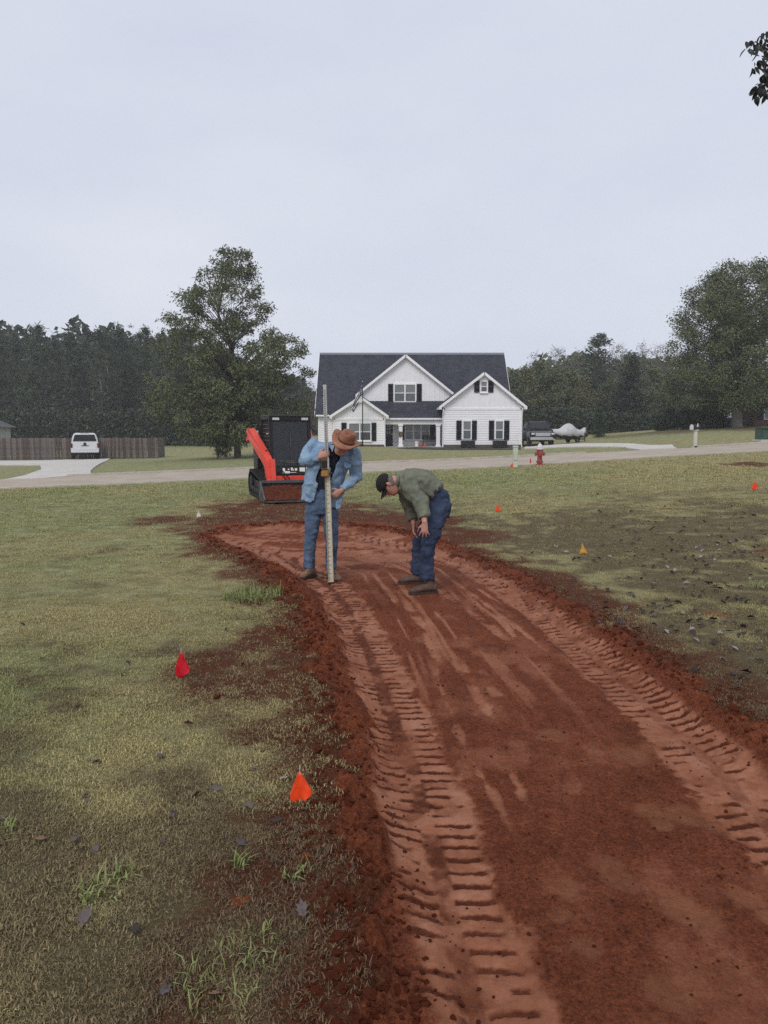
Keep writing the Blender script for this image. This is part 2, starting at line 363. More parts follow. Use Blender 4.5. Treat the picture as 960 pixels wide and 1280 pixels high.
def remeshed(name, mb, voxel, smooth, material, parent, wrinkle=(), world=True, label=None, remesh=True):
    if world:
        mi = Matrix.LocRotScale(parent.location, parent.rotation_euler, None).inverted(); mb.v = [tuple(mi@Vector(v)) for v in mb.v]
    m = mb.mesh(name)
    bm = bmesh.new(); bm.from_mesh(m); bmesh.ops.recalc_face_normals(bm, faces=bm.faces); bm.to_mesh(m); bm.free()
    o = bpy.data.objects.new('tmp', m); COL.objects.link(o)
    r = o.modifiers.new('r', 'REMESH'); r.mode = 'VOXEL'; r.voxel_size = voxel
    if smooth:
        s = o.modifiers.new('s', 'SMOOTH'); s.iterations = smooth; s.factor = .5
    dg = bpy.context.evaluated_depsgraph_get(); m2 = bpy.data.meshes.new_from_object(o.evaluated_get(dg))
    bpy.data.objects.remove(o)
    n = len(m2.vertices); co = np.empty(n*3, np.float32); m2.vertices.foreach_get('co', co); co = co.reshape(-1, 3)
    nn = np.empty(n*3, np.float32); m2.vertices.foreach_get('normal', nn); nn = nn.reshape(-1, 3)
    for amp, sc, seed in wrinkle:
        q = co*np.array(sc if isinstance(sc, tuple) else (sc,)*3)
        co = co+nn*((vnoise3(q, seed)-.5)*2*amp)[:, None]
    m2.vertices.foreach_set('co', co.astype(np.float32).ravel()); m2.name = name
    m2.shade_smooth(); m2.update()
    return link(name, m2, material, parent, label)
# ================================================================== GROUND
def ground_mat():
    m = bpy.data.materials.new('ground'); m.use_nodes = True; t = m.node_tree; b = t.nodes['Principled BSDF']; L = t.links.new
    tc = t.nodes.new('ShaderNodeTexCoord')
    def noise(sc, det=6, rough=.6, vec=(1, 1, 1)):
        mp = t.nodes.new('ShaderNodeMapping'); mp.inputs['Scale'].default_value = vec; L(tc.outputs['Object'], mp.inputs['Vector'])
        n = t.nodes.new('ShaderNodeTexNoise'); n.inputs['Scale'].default_value = sc; n.inputs['Detail'].default_value = det; n.inputs['Roughness'].default_value = rough
        L(mp.outputs['Vector'], n.inputs['Vector']); return n.outputs['Fac']
    def ramp(fac, stops):
        r = t.nodes.new('ShaderNodeValToRGB'); e = r.color_ramp.elements
        while len(e) < len(stops): e.new(.5)
        for k, (p_, c_) in enumerate(stops): e[k].position = p_; e[k].color = (*c_, 1)
        L(fac, r.inputs['Fac']); return r.outputs['Color']
    def mix(f, a, b_):
        n = t.nodes.new('ShaderNodeMix'); n.data_type = 'RGBA'; L(f, n.inputs['Factor']); L(a, n.inputs['A']); L(b_, n.inputs['B']); return n.outputs['Result']
    def at(nm):
        a = t.nodes.new('ShaderNodeAttribute'); a.attribute_name = nm; return a.outputs['Fac']
    def math_(op, a, b_):
        n = t.nodes.new('ShaderNodeMath'); n.operation = op; n.use_clamp = True
        for i, v in enumerate((a, b_)):
            if isinstance(v, (int, float)): n.inputs[i].default_value = v
            else: L(v, n.inputs[i])
        return n.outputs[0]
    big, mid, fine = noise(.55, 4), noise(3.2, 7, .68), noise(46, 6, .75)
    grain = noise(160, 3, .7)
    straw = ramp(mid, [(.30, (.150, .129, .060)), (.48, (.258, .230, .113)), (.68, (.372, .340, .180))])
    green = ramp(mid, [(.30, (.138, .150, .068)), (.50, (.236, .246, .122)), (.70, (.338, .344, .184))])
    def gran(nm, lo=.28, hi=.72, k1=.8, k2=.5):
        """an attribute broken up by grain so that its edge is crumbly"""
        a_ = t.nodes.new('ShaderNodeAttribute'); a_.attribute_name = nm
        def mad(x, m_, c_):
            n = t.nodes.new('ShaderNodeMath'); n.operation = 'MULTIPLY_ADD'; L(x, n.inputs[0]); n.inputs[1].default_value = m_
            if isinstance(c_, float): n.inputs[2].default_value = c_
            else: L(c_, n.inputs[2])
            return n.outputs[0]
        v = mad(fine, k1, a_.outputs['Fac']); v = mad(grain, k2, v)
        r = t.nodes.new('ShaderNodeMapRange'); r.interpolation_type = 'SMOOTHSTEP'; L(v, r.inputs['Value']); r.inputs['From Min'].default_value = lo+(k1+k2)/2; r.inputs['From Max'].default_value = hi+(k1+k2)/2; return r.outputs['Result']
    speck = noise(95, 5, .8); pebble = noise(24, 8, .8)
    lawn = mix(gran('lush', -.05, 1.1), straw, green)
    bare = ramp(fine, [(.30, (.034, .022, .014)), (.52, (.090, .064, .038)), (.70, (.185, .148, .088))])
    lawn = mix(gran('bare', -.05, 1.15, 1.3, 1.0), lawn, bare)
    spill = ramp(fine, [(.28, (.036, .0125, .0070)), (.5, (.100, .033, .0165)), (.72, (.190, .082, .042))])
    lawn = mix(gran('spill', .15, .80, 1.3, .8), lawn, spill)
    shade_ = ramp(speck, [(.34, (.40, .40, .40)), (.5, (1, 1, 1)), (.66, (1.45, 1.42, 1.36))])
    mm = t.nodes.new('ShaderNodeMix'); mm.data_type = 'RGBA'; mm.blend_type = 'MULTIPLY'; mm.inputs['Factor'].default_value = 1; L(lawn, mm.inputs['A']); L(shade_, mm.inputs['B']); lawn = mm.outputs['Result']
    clay = ramp(math_('ADD', math_('MULTIPLY', pebble, .6), math_('MULTIPLY', mid, .4)), [(.30, (.070, .0185, .0085)), (.47, (.158, .0440, .0200)), (.60, (.225, .0670, .0310)), (.74, (.320, .115, .058))])
    crumb = ramp(noise(75, 5, .85), [(.36, (.42, .40, .40)), (.50, (1, 1, 1)), (.64, (1.5, 1.5, 1.5))])
    mc = t.nodes.new('ShaderNodeMix'); mc.data_type = 'RGBA'; mc.blend_type = 'MULTIPLY'; mc.inputs['Factor'].default_value = 1; L(clay, mc.inputs['A']); L(crumb, mc.inputs['B']); clay = mc.outputs['Result']
    packc = ramp(math_('ADD', math_('MULTIPLY', pebble, .35), math_('MULTIPLY', mid, .65)), [(.28, (.175, .056, .028)), (.5, (.290, .115, .063)), (.72, (.430, .212, .138))])
    tanc = ramp(pebble, [(.3, (.185, .062, .029)), (.7, (.300, .120, .063))])
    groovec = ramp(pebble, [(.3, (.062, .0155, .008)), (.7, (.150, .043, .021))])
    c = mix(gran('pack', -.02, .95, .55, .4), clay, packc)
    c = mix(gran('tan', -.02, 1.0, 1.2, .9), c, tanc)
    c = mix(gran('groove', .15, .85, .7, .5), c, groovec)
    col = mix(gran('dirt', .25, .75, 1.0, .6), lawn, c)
    pr = t.nodes.new('ShaderNodeRGB'); pr.outputs[0].default_value = (.42, .075, .012, 1)
    col = mix(math_('MULTIPLY', at('paint'), math_('MULTIPLY', fine, 1.0)), col, pr.outputs[0])
    L(col, b.inputs['Base Color'])
    rr = t.nodes.new('ShaderNodeMapRange'); L(math_('MULTIPLY', at('pack'), mid), rr.inputs['Value']); rr.inputs['To Min'].default_value = .95; rr.inputs['To Max'].default_value = .50
    L(rr.outputs['Result'], b.inputs['Roughness']); b.inputs['Specular IOR Level'].default_value = .10
    bp = t.nodes.new('ShaderNodeBump'); bp.inputs['Distance'].default_value = .03
    bs = t.nodes.new('ShaderNodeMapRange'); L(at('pack'), bs.inputs['Value']); bs.inputs['To Min'].default_value = 1.0; bs.inputs['To Max'].default_value = .45
    L(bs.outputs['Result'], bp.inputs['Strength']); L(math_('ADD', math_('MULTIPLY', pebble, .75), math_('MULTIPLY', grain, .25)), bp.inputs['Height']); L(bp.outputs['Normal'], b.inputs['Normal'])
    return m
GM = ground_mat()
ys = [1.45]
while ys[-1] < 420: ys.append(ys[-1]+min(max(.0105, .00085*ys[-1]**2), 6))
yb = [1.45]
while yb[-1] > -60: yb.append(yb[-1]-max(.06, (1.45-yb[-1])*.35))
ys = np.array(sorted(set(yb+ys)))
xs = list(np.arange(-1.3, 2.75, .0125)); st = .0125
while xs[-1] < 330: st *= 1.04; xs.append(xs[-1]+min(st, 9))
st = .0125
while xs[0] > -330: st *= 1.04; xs.insert(0, xs[0]-min(st, 9))
xs = np.array(xs); GX, GY = np.meshgrid(xs, ys); nx, ny = len(xs), len(ys); GX, GY = GX.ravel(), GY.ravel()
F = ground_fields(GX, GY); GZ = hz(GX, GY)+F[-1]
I = np.arange(nx*ny).reshape(ny, nx); Q = np.stack([I[:-1, :-1], I[:-1, 1:], I[1:, 1:], I[1:, :-1]], -1).reshape(-1, 4)
fd = F[0][Q].mean(1) > .5
for nm, sel in (('lawn', ~fd), ('clay_path', fd)):
    q = Q[sel]; used = np.unique(q); rm = np.full(nx*ny, -1); rm[used] = np.arange(len(used))
    m = np_mesh(nm, np.c_[GX, GY, GZ][used], rm[q], True)
    for k, a in enumerate(('dirt', 'pack', 'groove', 'bare', 'lush', 'paint', 'tan', 'spill')): fattr(m, a, F[k][used])
    tag(link(nm, m, GM), kind='structure')

# ------------------------------------------------------------------ road, kerbs, driveways
M_ROAD = mat('road', (.34, .285, .225), .9, .12, .9, .4, 90, color2=(.44, .375, .305))
M_CONC = mat('concrete', (.46, .43, .39), .85, .1, 1.2, .2, 60, color2=(.58, .55, .50))
M_KERB = mat('kerb', (.36, .32, .26), .9, .18, 3, .2, 40, color2=(.50, .46, .39))
def drape(pts, dz_): return [(x, y, hz1(x, y)+dz_) for x, y in pts]
def ribbon(name, ya, yb_, x0, x1, dz_, material, step=.75, thick=0, nacross=3):
    X = np.arange(x0, x1+step, step); V = []; fs = []
    for i, x in enumerate(X):
        for k in range(nacross):
            y = ya(x)+(yb_(x)-ya(x))*k/(nacross-1); V.append((x, y, 0))
    V = np.array(V); V[:, 2] = hz(V[:, 0], V[:, 1])+dz_; n = nacross
    for i in range(len(X)-1):
        for k in range(n-1): fs.append((i*n+k, (i+1)*n+k, (i+1)*n+k+1, i*n+k+1))
    mb = MB(); mb.add(V, fs)
    if thick:
        B = V.copy(); B[:, 2] -= thick; o = len(V); mb.add(B, [tuple(reversed(f)) for f in fs])
        for i in range(len(X)-1):
            mb.f.append((i*n, (i+1)*n, (i+1)*n+o, i*n+o)); mb.f.append((i*n+n-1, (i+1)*n+n-1, (i+1)*n+n-1+o, i*n+n-1+o))
    return tag(mb.build(name, material, smooth=1), kind='structure')
nearL, farL = (lambda x: 27+.2*x), (lambda x: 33+.2*x)
ribbon('road', lambda x: nearL(x)+.02, farL, -62, 95, .03, M_ROAD, nacross=6)
ribbon('kerb', lambda x: nearL(x)-.22, lambda x: nearL(x)-.0, -62, 95, .045, M_KERB, thick=.2, nacross=3)
for a, b in ((-62, -17.6), (-12.6, 8.5), (14.6, 95)):
    ribbon('kerb', farL, lambda x: farL(x)+.35, a, b, .10, M_KERB, thick=.25)
def sheet(name, px, dz_, material, dens=1.2, thick=.12):
    pts = [tuple(G0(*p))[:2] for p in px]; bm = bmesh.new(); fpoly = []
    for i in range(len(pts)):
        a, b = Vector(pts[i]), Vector(pts[(i+1) % len(pts)]); k = max(1, int((b-a).length/dens))
        fpoly += [a.lerp(b, j/k) for j in range(k)]
    vs = [bm.verts.new((p.x, p.y, 0)) for p in fpoly]; f = bm.faces.new(vs)
    bmesh.ops.triangulate(bm, faces=[f])
    for _ in range(2):
        bmesh.ops.subdivide_edges(bm, edges=[e for e in bm.edges if e.calc_length() > 2*dens], cuts=1); bmesh.ops.triangulate(bm, faces=bm.faces[:])
    z = hz([v.co.x for v in bm.verts], [v.co.y for v in bm.verts])
    for v, zz in zip(bm.verts, z): v.co.z = zz+dz_
    r = bmesh.ops.extrude_face_region(bm, geom=bm.faces[:]); 
    for v in r['geom']:
        if isinstance(v, bmesh.types.BMVert): v.co.z -= thick
    bmesh.ops.recalc_face_normals(bm, faces=bm.faces); m = bpy.data.meshes.new(name); bm.to_mesh(m); bm.free()
    return tag(link(name, m, material), kind='structure')
sheet('driveway', [(4, 601.5), (30, 596), (52, 588), (50, 582), (0, 582.2), (-160, 583), (-160, 577), (0, 576.6), (60, 576.2), (138, 573.5), (126, 580), (117, 586), (113, 590), (114, 594.5), (60, 598.5)], .06, M_CONC)
sheet('driveway', [(655, 561.5), (658, 555.6), (740, 555.2), (792, 555.8), (815, 557.6), (840, 557.2), (846, 561.5), (800, 563.2), (780, 559.8), (740, 559.2), (695, 560)], .06, M_CONC)
# leaf litter strip on the crest of the hill, right
# ================================================================== HOUSE
M_SIDE = mat('white_siding', (.86, .85, .87), .55, .03, 2)
M_TRIM = mat('white_trim', (.88, .87, .88), .5, .03, 2)
M_ROOF = mat('shingles', (.020, .023, .034), .85, .3, 1.3, .9, 30, spec=.3, color2=(.045, .048, .064))
M_SHUT = mat('shutter_black', (.014, .016, .022), .5, .15, 5)
M_GLASS = mat('window_glass', (.065, .075, .08), .06, .35, .8, spec=.9)
M_BLIND = mat('window_blind', (.17, .185, .185), .12, .12, 2, spec=.8)
M_BRICK = mat('foundation_brick', (.055, .042, .040), .9, .3, 9, .5, 30, color2=(.16, .13, .12))
M_DARK = mat('dark_metal', (.018, .018, .020), .45, .2, 4)
M_GREYW = mat('porch_concrete', (.42, .40, .38), .9, .1, 2)
hx = lambda x, Y: P(x, 540, Y).x
hzp = lambda y, Y: P(480, y, Y).z
hb = Vector((hx(520, 63), 64, hz1(2.6, 62.5)))
house = empty('house', hb, 'white two storey house with dark roof, three front gables and a small porch', 'house')
def hbuild(mb, name, material, parent=None, **k):
    if parent is None: return mb.build(name, material, house, world=True, **k)
    mb.v = [tuple(Vector(v)-hb) for v in mb.v]; return mb.build(name, material, parent, **k)
zg = hb.z; zf = hzp(556, 62.6)+.02          # ground, top of foundation
ZF = zf
def laps(mb, x0, x1, z0, z1, Y, ex=.19, gable=None):
    """lap boards on a wall facing the camera; gable=(apex x, apex z, half width at z1)"""
    z = z0
    while z < z1-.02:
        t = min(z+ex, z1); a, b = x0, x1
        mb.add([(a, Y-.027, z), (b, Y-.027, z), (b, Y-.004, t), (a, Y-.004, t), (a, Y, z), (b, Y, z)], [(0, 1, 2, 3), (0, 4, 5, 1)]); z = t
def gable_front(xl, xr, zbot, zsplit, ze, xa, za, Y, label):
    b = MB(); b.prism([(xl, Y, zbot), (xr, Y, zbot), (xr, Y, ze), (xa, Y, za), (xl, Y, ze)], (0, .2, 0)); w_ = hbuild(b, 'wall', M_SIDE)
    if zsplit > zbot:
        s = MB(); laps(s, xl, xr, zbot, zsplit-.12, Y); hbuild(s, 'lap_siding', M_SIDE)['kind'] = 'stuff'
        t = MB(); t.bx(xl-.01, xr+.01, Y-.05, Y+.01, zsplit-.13, zsplit+.03); hbuild(t, 'trim_band', M_TRIM)
    k = MB(); x = xl+.25
    while x < xr-.1:
        top = ze+(za-ze)*(1-abs(x-xa)/((xr-xa) if x > xa else (xa-xl)))-.12
        if top > zsplit+.15: k.bx(x-.022, x+.022, Y-.024, Y+.005, zsplit+.03, top)
        x += .42
    hbuild(k, 'batten', M_SIDE)['kind'] = 'stuff'
    for sx in (xl, xr): hbuild(MB().bx(sx-.06, sx+.06, Y-.05, Y+.06, max(zbot, ZF)-.02, ze-.12), 'corner_board', M_TRIM)
def gable_roof(xl, xr, ze, xa, za, yf, yb_, th=.17, over=.34, drop=True):
    """xl/xr are the ends of the eaves"""
    for xe in (xl, xr):
        d = Vector((xe-xa, 0, ze-za)); n = Vector((-d.z, 0, d.x)).normalized(); n = n if n.z > 0 else -n
        a, b = Vector((xa, yf-over, za)), Vector((xe, yf-over, ze))
        hbuild(MB().prism([a, b, b+n*th, a+n*th], (0, yb_-yf+over, 0)), 'roof', M_ROOF)
        f = -.30; r = MB(); u = d.normalized()
        r.prism([a+n*(th*.62), b+u*.02+n*(th*.62), b+u*.02+n*(-.09), a+n*(-.10)], (0, -.045, 0)); hbuild(r, 'rake_board', M_TRIM)
        g = MB(); g.prism([a+n*(-.06), b+n*(-.06), b+n*(-.02), a+n*(-.02)], (0, over, 0)); hbuild(g, 'soffit', M_TRIM)
        # eave return and gutter
        sg = 1 if xe > xa else -1
        hbuild(MB().bx(xe-.16 if sg > 0 else xe-.06, xe+.06 if sg > 0 else xe+.16, yf-over-.03, min(yb_, yf+3), ze-.14, ze+.06), 'gutter', M_TRIM)
def window(x0, x1, z0, z1, Y, n=1, shut=None, sill=True):
    fr = MB(); t = .085
    for a, b, c, d in ((x0-t, x1+t, z1, z1+t*1.3), (x0-t, x1+t, z0-t*1.2, z0), (x0-t, x0, z0, z1), (x1, x1+t, z0, z1)): fr.bx(a, b, Y-.085, Y+.02, c, d)
    wd = (x1-x0)/n; zm = z0+(z1-z0)*.5
    for k in range(1, n): fr.bx(x0+k*wd-.055, x0+k*wd+.055, Y-.075, Y+.02, z0, z1)
    wo = hbuild(fr, 'window', M_TRIM)
    if sill: hbuild(MB().bx(x0-t-.04, x1+t+.04, Y-.14, Y-.02, z0-t*1.2-.05, z0-t*1.2-.002), 'sill', M_TRIM, wo)
    for k in range(n):
        a, b = x0+k*wd+(.056 if k else .01), x0+(k+1)*wd-(.056 if k < n-1 else .01)
        hbuild(MB().bx(a, b, Y-.07, Y+.0, zm-.03, zm+.03), 'meeting_rail', M_TRIM, wo)
        hbuild(MB().bx(a, b, Y-.045, Y-.03, zm+.031, z1-.002), 'pane', M_BLIND, wo)
        hbuild(MB().bx(a, b, Y-.035, Y-.02, z0+.002, zm-.031), 'pane', M_GLASS, wo)
    for x in shut or []:
        sh = MB(); w2 = .21; a, b, c, d = x-w2, x+w2, z0-.08, z1+.08
        for e in ((a, a+.06, c, d), (b-.06, b, c, d), (a+.06, b-.06, c, c+.09), (a+.06, b-.06, d-.09, d), (a+.06, b-.06, (c+d)/2-.05, (c+d)/2+.05)): sh.bx(e[0], e[1], Y-.08, Y-.03, e[2], e[3])
        z = c+.10
        while z < d-.1:
            sh.box((x, Y-.05, z), (b-a-.12, .012, .075), (R(35), 0, 0)); z += .075
        sh.bx(a+.05, b-.05, Y-.035, Y-.025, c+.05, d-.05); hbuild(sh, 'shutter', M_SHUT)
YL, YR, YC, YP, YB, YM = 63.0, 62.5, 65.6, 63.4, 65.6, 64.9
# main body
XL0, XR0 = hx(398.5, YM), 10.55
YRID, ZRID = 70.0, hzp(444.5, 70.0); YE = 64.6; ZE = hzp(519.5, YE)
main = MB(); main.bx(XL0, XR0, YB+.1, 75.0, zg-.3, ZE+.1); main.bx(XL0, hx(425, YM), YM, YB+.1, zg-.3, ZE+.1); hbuild(main, 'wall', M_SIDE)
s = MB(); laps(s, XL0, hx(417, YL), ZF, ZE-.1, YM); hbuild(s, 'lap_siding', M_SIDE)['kind'] = 'stuff'
hbuild(MB().bx(XL0-.05, XL0+.08, YM-.05, YM+.1, ZF, ZE-.1), 'corner_board', M_TRIM)
for x0_, x1_ in ((XL0, XL0+.2), (XR0-.2, XR0)):
    hbuild(MB().prism([(x0_, YM, ZE), (x0_, 75.0, ZE), (x0_, YRID, ZRID-.15)], (x1_-x0_, 0, 0)), 'gable_wall', M_SIDE)
sl_ = (ZRID-ZE)/(YRID-YE)
for sg in (-1, 1):
    n = Vector((0, sg*sl_, 1)).normalized(); a = Vector((XL0-.28, YRID, ZRID)); b = Vector((XL0-.28, YRID+sg*(YRID-YE), ZE)); Lr = XR0-XL0+.5
    hbuild(MB().prism([a, b, b+n*.17, a+n*.17], (Lr, 0, 0)), 'roof', M_ROOF)
    for xx in (XL0-.325, XL0-.28+Lr+.003):
        hbuild(MB().prism([Vector((xx, p.y, p.z))+n*o for p, o in ((a, .12), (b, .12), (b, -.14), (a, -.14))], (.04, 0, 0)), 'rake_board', M_TRIM)
    hbuild(MB().beam((XL0-.2, b.y+sg*.06, ZE), (XL0-.28+Lr, b.y+sg*.06, ZE), .12, .13), 'gutter', M_TRIM)
hbuild(MB().beam((XL0-.28, YRID, ZRID+.21), (XL0-.28+Lr, YRID, ZRID+.21), .32, .05), 'ridge_cap', M_ROOF)
# left gable
xl, xr = hx(417.5, YL), hx(480, YL); ze = hzp(519, YL); xa, za = hx(450.5, YL), hzp(496, YL)
gable_front(xl, xr, zg-.2, hzp(523, YL), ze+.15, xa, za-.02, YL, 'left')
gable_roof(hx(413, YL-.34), hx(485, YL-.34), hzp(521, YL-.34), hx(450.5, YL-.34), hzp(496.5, YL-.34), YL, 69.2)
hbuild(MB().bx(xl+.05, xr-.05, YL+.2, 66, zg-.2, ze), 'wing_wall', M_SIDE)
window(hx(436.5, YL), hx(463, YL), hzp(550, YL), hzp(529.5, YL), YL, 2, (hx(430, YL), hx(467.2, YL)))
# right gable
xl, xr = hx(554.8, YR), hx(651, YR); ze = hzp(506.5, YR); xa, za = hx(604.7, YR), hzp(466, YR)
gable_front(xl, xr, zg-.2, hzp(510.5, YR), ze+.1, xa, za-.02, YR, 'right')
gable_roof(hx(549.5, YR-.34), hx(657.5, YR-.34), hzp(509.5, YR-.34), hx(604.7, YR-.34), hzp(466.5, YR-.34), YR, 69.0)
hbuild(MB().bx(xl+.05, xr-.05, YR+.2, 69, zg-.2, ze), 'wing_wall', M_SIDE)
for a, b, s1, s2 in ((579.2, 588.3, 573.5, 592.6), (619.7, 628.4, 614.2, 633.2)):
    window(hx(a, YR), hx(b, YR), hzp(548.5, YR), hzp(526.8, YR), YR, 1, (hx(s1, YR), hx(s2, YR)))
window(hx(600.8, YR), hx(607.5, YR), hzp(489.3, YR), hzp(477.2, YR), YR, 1, (hx(595.3, YR), hx(612.7, YR)))
# upper centre gable
xl, xr = hx(446, YC), hx(568, YC); zb = hzp(514.5, YC); ze = hzp(497, YC); xa, za = hx(506.8, YC), hzp(445.5, YC)
gable_front(xl, xr, zb-.6, zb-.5, hzp(494, YC), xa, za-.02, YC, 'centre')
gable_roof(hx(445.5, YC-.3), hx(568.5, YC-.3), hzp(494.5, YC-.3), hx(506.8, YC-.3), hzp(444.5, YC-.3), YC, 70.0)
window(hx(493.3, YC), hx(518.7, YC), hzp(501.6, YC), hzp(481, YC), YC, 2, (hx(488.2, YC), hx(523.8, YC)))
# porch
x0, x1 = hx(480, YP), hx(559, YP); zt, zb2 = hzp(514, YC), hzp(524, YP-.25)
n = Vector((0, -(zt-zb2), (YC-YP+.25))).normalized()
pa, pb = Vector((x0-.2, YC+.1, zt+.05)), Vector((x0-.2, YP-.25, zb2))
hbuild(MB().prism([pa, pb, pb+n*.13, pa+n*.13], (x1-x0+.4, 0, 0)), 'porch_roof', M_ROOF)
hbuild(MB().beam((x0-.02, YP-.31, zb2+.03), (x1+.1, YP-.31, zb2+.03), .12, .13), 'gutter', M_TRIM)
hbuild(MB().bx(x0+.1, x1-.05, YP-.1, YP+.16, hzp(530.5, YP), zb2+.0), 'porch_beam', M_TRIM)
hbuild(MB().bx(x0, x1, YP+.16, YB, hzp(529.3, YP), hzp(529.3, YP)+.03), 'porch_ceiling', M_TRIM)
zpf = hzp(559, YP)
hbuild(MB().bx(x0+.1, x1, YP-.35, YB+.1, zg-.3, zpf+.05), 'porch_floor', M_GREYW)
hbuild(MB().bx(x0, x1+.1, YB, YB+.2, zg, hzp(512, YB)), 'porch_wall', M_SIDE)
s = MB(); laps(s, x0, x1, zpf+.05, hzp(529, YB), YB); hbuild(s, 'lap_siding', M_SIDE)['kind'] = 'stuff'
for cx in (500.8, 547.6):
    c = MB(); X = hx(cx, YP); zt2 = hzp(530.5, YP)
    c.bx(X-.15, X+.15, YP-.12, YP+.18, zpf+.17, zt2-.13); col_ = hbuild(c, 'column', M_TRIM)
    hbuild(MB().bx(X-.21, X+.21, YP-.18, YP+.24, zpf+.05, zpf+.168), 'base', M_TRIM, col_)
    hbuild(MB().bx(X-.2, X+.2, YP-.17, YP+.23, zt2-.128, zt2-.002), 'capital', M_TRIM, col_)
xd0, xd1, zd0, zd1 = hx(481.8, YB), hx(491, YB), zpf+.06, hzp(530.5, YB)
d = MB(); d.bx(xd0, xd1, YB-.06, YB-.024, zd0, zd1)
for i, j in ((0, 0), (1, 0)):
    xx = xd0+.08+i*(xd1-xd0-.1)/2; d.bx(xx, xx+.2, YB-.075, YB-.05, zd0+.2, zd0+.75)
door = hbuild(d, 'door', M_SHUT)
for i in range(2):
    for j in range(3):
        xx = xd0+.1+i*.2; zz = zd0+1.0+j*.3; hbuild(MB().bx(xx, xx+.14, YB-.068, YB-.058, zz, zz+.24), 'pane', M_BLIND, door)
hbuild(MB().bx(xd1-.09, xd1-.04, YB-.11, YB-.055, zd0+.95, zd0+1.08), 'handle', mat('steel', (.5, .5, .5), .3, metal=1), door)
for a in (xd0-.1, xd1): hbuild(MB().bx(a, a+.1, YB-.07, YB-.02, zd0, zd1), 'door_jamb', M_TRIM)
hbuild(MB().bx(xd0-.1, xd1+.1, YB-.07, YB-.02, zd1, zd1+.1), 'door_head', M_TRIM)
window(hx(507, YB), hx(536, YB), hzp(548.8, YB), hzp(528.8, YB), YB, 3, (hx(504, YB), hx(540.5, YB)))
# brick base, downspouts
for a, b, Y in ((417, 480, YL), (554.5, 651, YR), (397, 418, YM)):
    hbuild(MB().bx(hx(a, Y), hx(b, Y), Y-.06, Y+.1, zg-.35, ZF), 'brick_base', M_BRICK)
for x_, Y, y0, y1 in ((652.3, YR-.1, 511, 557), (553.6, YR-.1, 513, 557), (481.2, YL-.1, 522, 557)):
    X = hx(x_, Y); za_, zb_ = hzp(y0, Y), hzp(y1, Y)
    hbuild(MB().tube([(X, Y-.2, za_+.1), (X, Y-.18, za_-.15), (X, Y+.03, za_-.45), (X, Y+.03, zb_), (X, Y-.2, zb_-.1)], .045, 6), 'downspout', M_TRIM, smooth=1)
# things round the house
wr = MB(); X = hx(501, YP); z_ = hzp(542.5, YP)
for k in range(60):
    a = random.uniform(0, 6.28); r = random.gauss(.13, .04); wr.box((X+r*math.cos(a), YP-.16-random.random()*.06, z_+r*1.2*math.sin(a)), (.09, .03, .05), (random.random()*3, random.random()*3, random.random()*3))
tag(wr.build('wreath', mat('dried_leaves', (.16, .11, .07), .9, .4, 6), None), 'small dried wreath hanging on the left porch column', 'wreath')
def planter(cx, y0, y1):
    Y = YR-.75; a, b = hx(cx-8.6, Y), hx(cx+8.6, Y); z0 = hz1((a+b)/2, Y); z1 = hzp(y0, Y)
    t = empty('planter', ((a+b)/2, Y, z0), None, 'planter', 'black planters under the wing windows')
    m = MB()
    m.bx(a, b, Y-.28, Y+.28, z0+.12, z1-.05); m.build('box', M_SHUT, t, world=True, bevel=.02)
    m = MB()
    for k in range(6): m.bx(a+.02, b-.02, Y-.31, Y-.282, z0+.15+k*.1, z0+.23+k*.1)
    m.build('slat_front', M_DARK, t, world=True)['kind'] = 'stuff'
    MB().bx(a-.04, b+.04, Y-.33, Y+.32, z1-.05, z1).build('rim', M_SHUT, t, world=True)
    for xx in (a+.06, b-.06):
        for yy in (Y-.24, Y+.24): MB().bx(xx-.04, xx+.04, yy-.04, yy+.04, z0-.1, z0+.12).build('leg', M_DARK, t, world=True)
    return t
planter(585, 551.2, 558)['label'] = 'black planter box under the ground floor window nearer the porch'
planter(625, 551, 558)['label'] = 'black planter box under the ground floor window at the corner by the parked truck'
t = empty('bench', (hx(537.5, YP+1), YP+1, zpf+.05), 'dark bench on the porch beside the right column', 'bench')
m = MB(); X = t.location.x; Yb = YP+.9; z0 = zpf+.05
MB().bx(X-.6, X+.6, Yb-.25, Yb+.25, z0+.40, z0+.46).build('seat', M_DARK, t, world=True)
for k in range(4): MB().bx(X-.6, X+.6, Yb+.22, Yb+.26, z0+.5+k*.11, z0+.58+k*.11).build('back_slat', M_DARK, t, world=True)
for xx in (X-.57, X+.57):
    for yy in (Yb-.22, Yb+.24): MB().bx(xx-.03, xx+.03, yy-.02, yy+.02, z0, z0+(.66 if yy < Yb else .95)).build('leg', M_DARK, t, world=True)
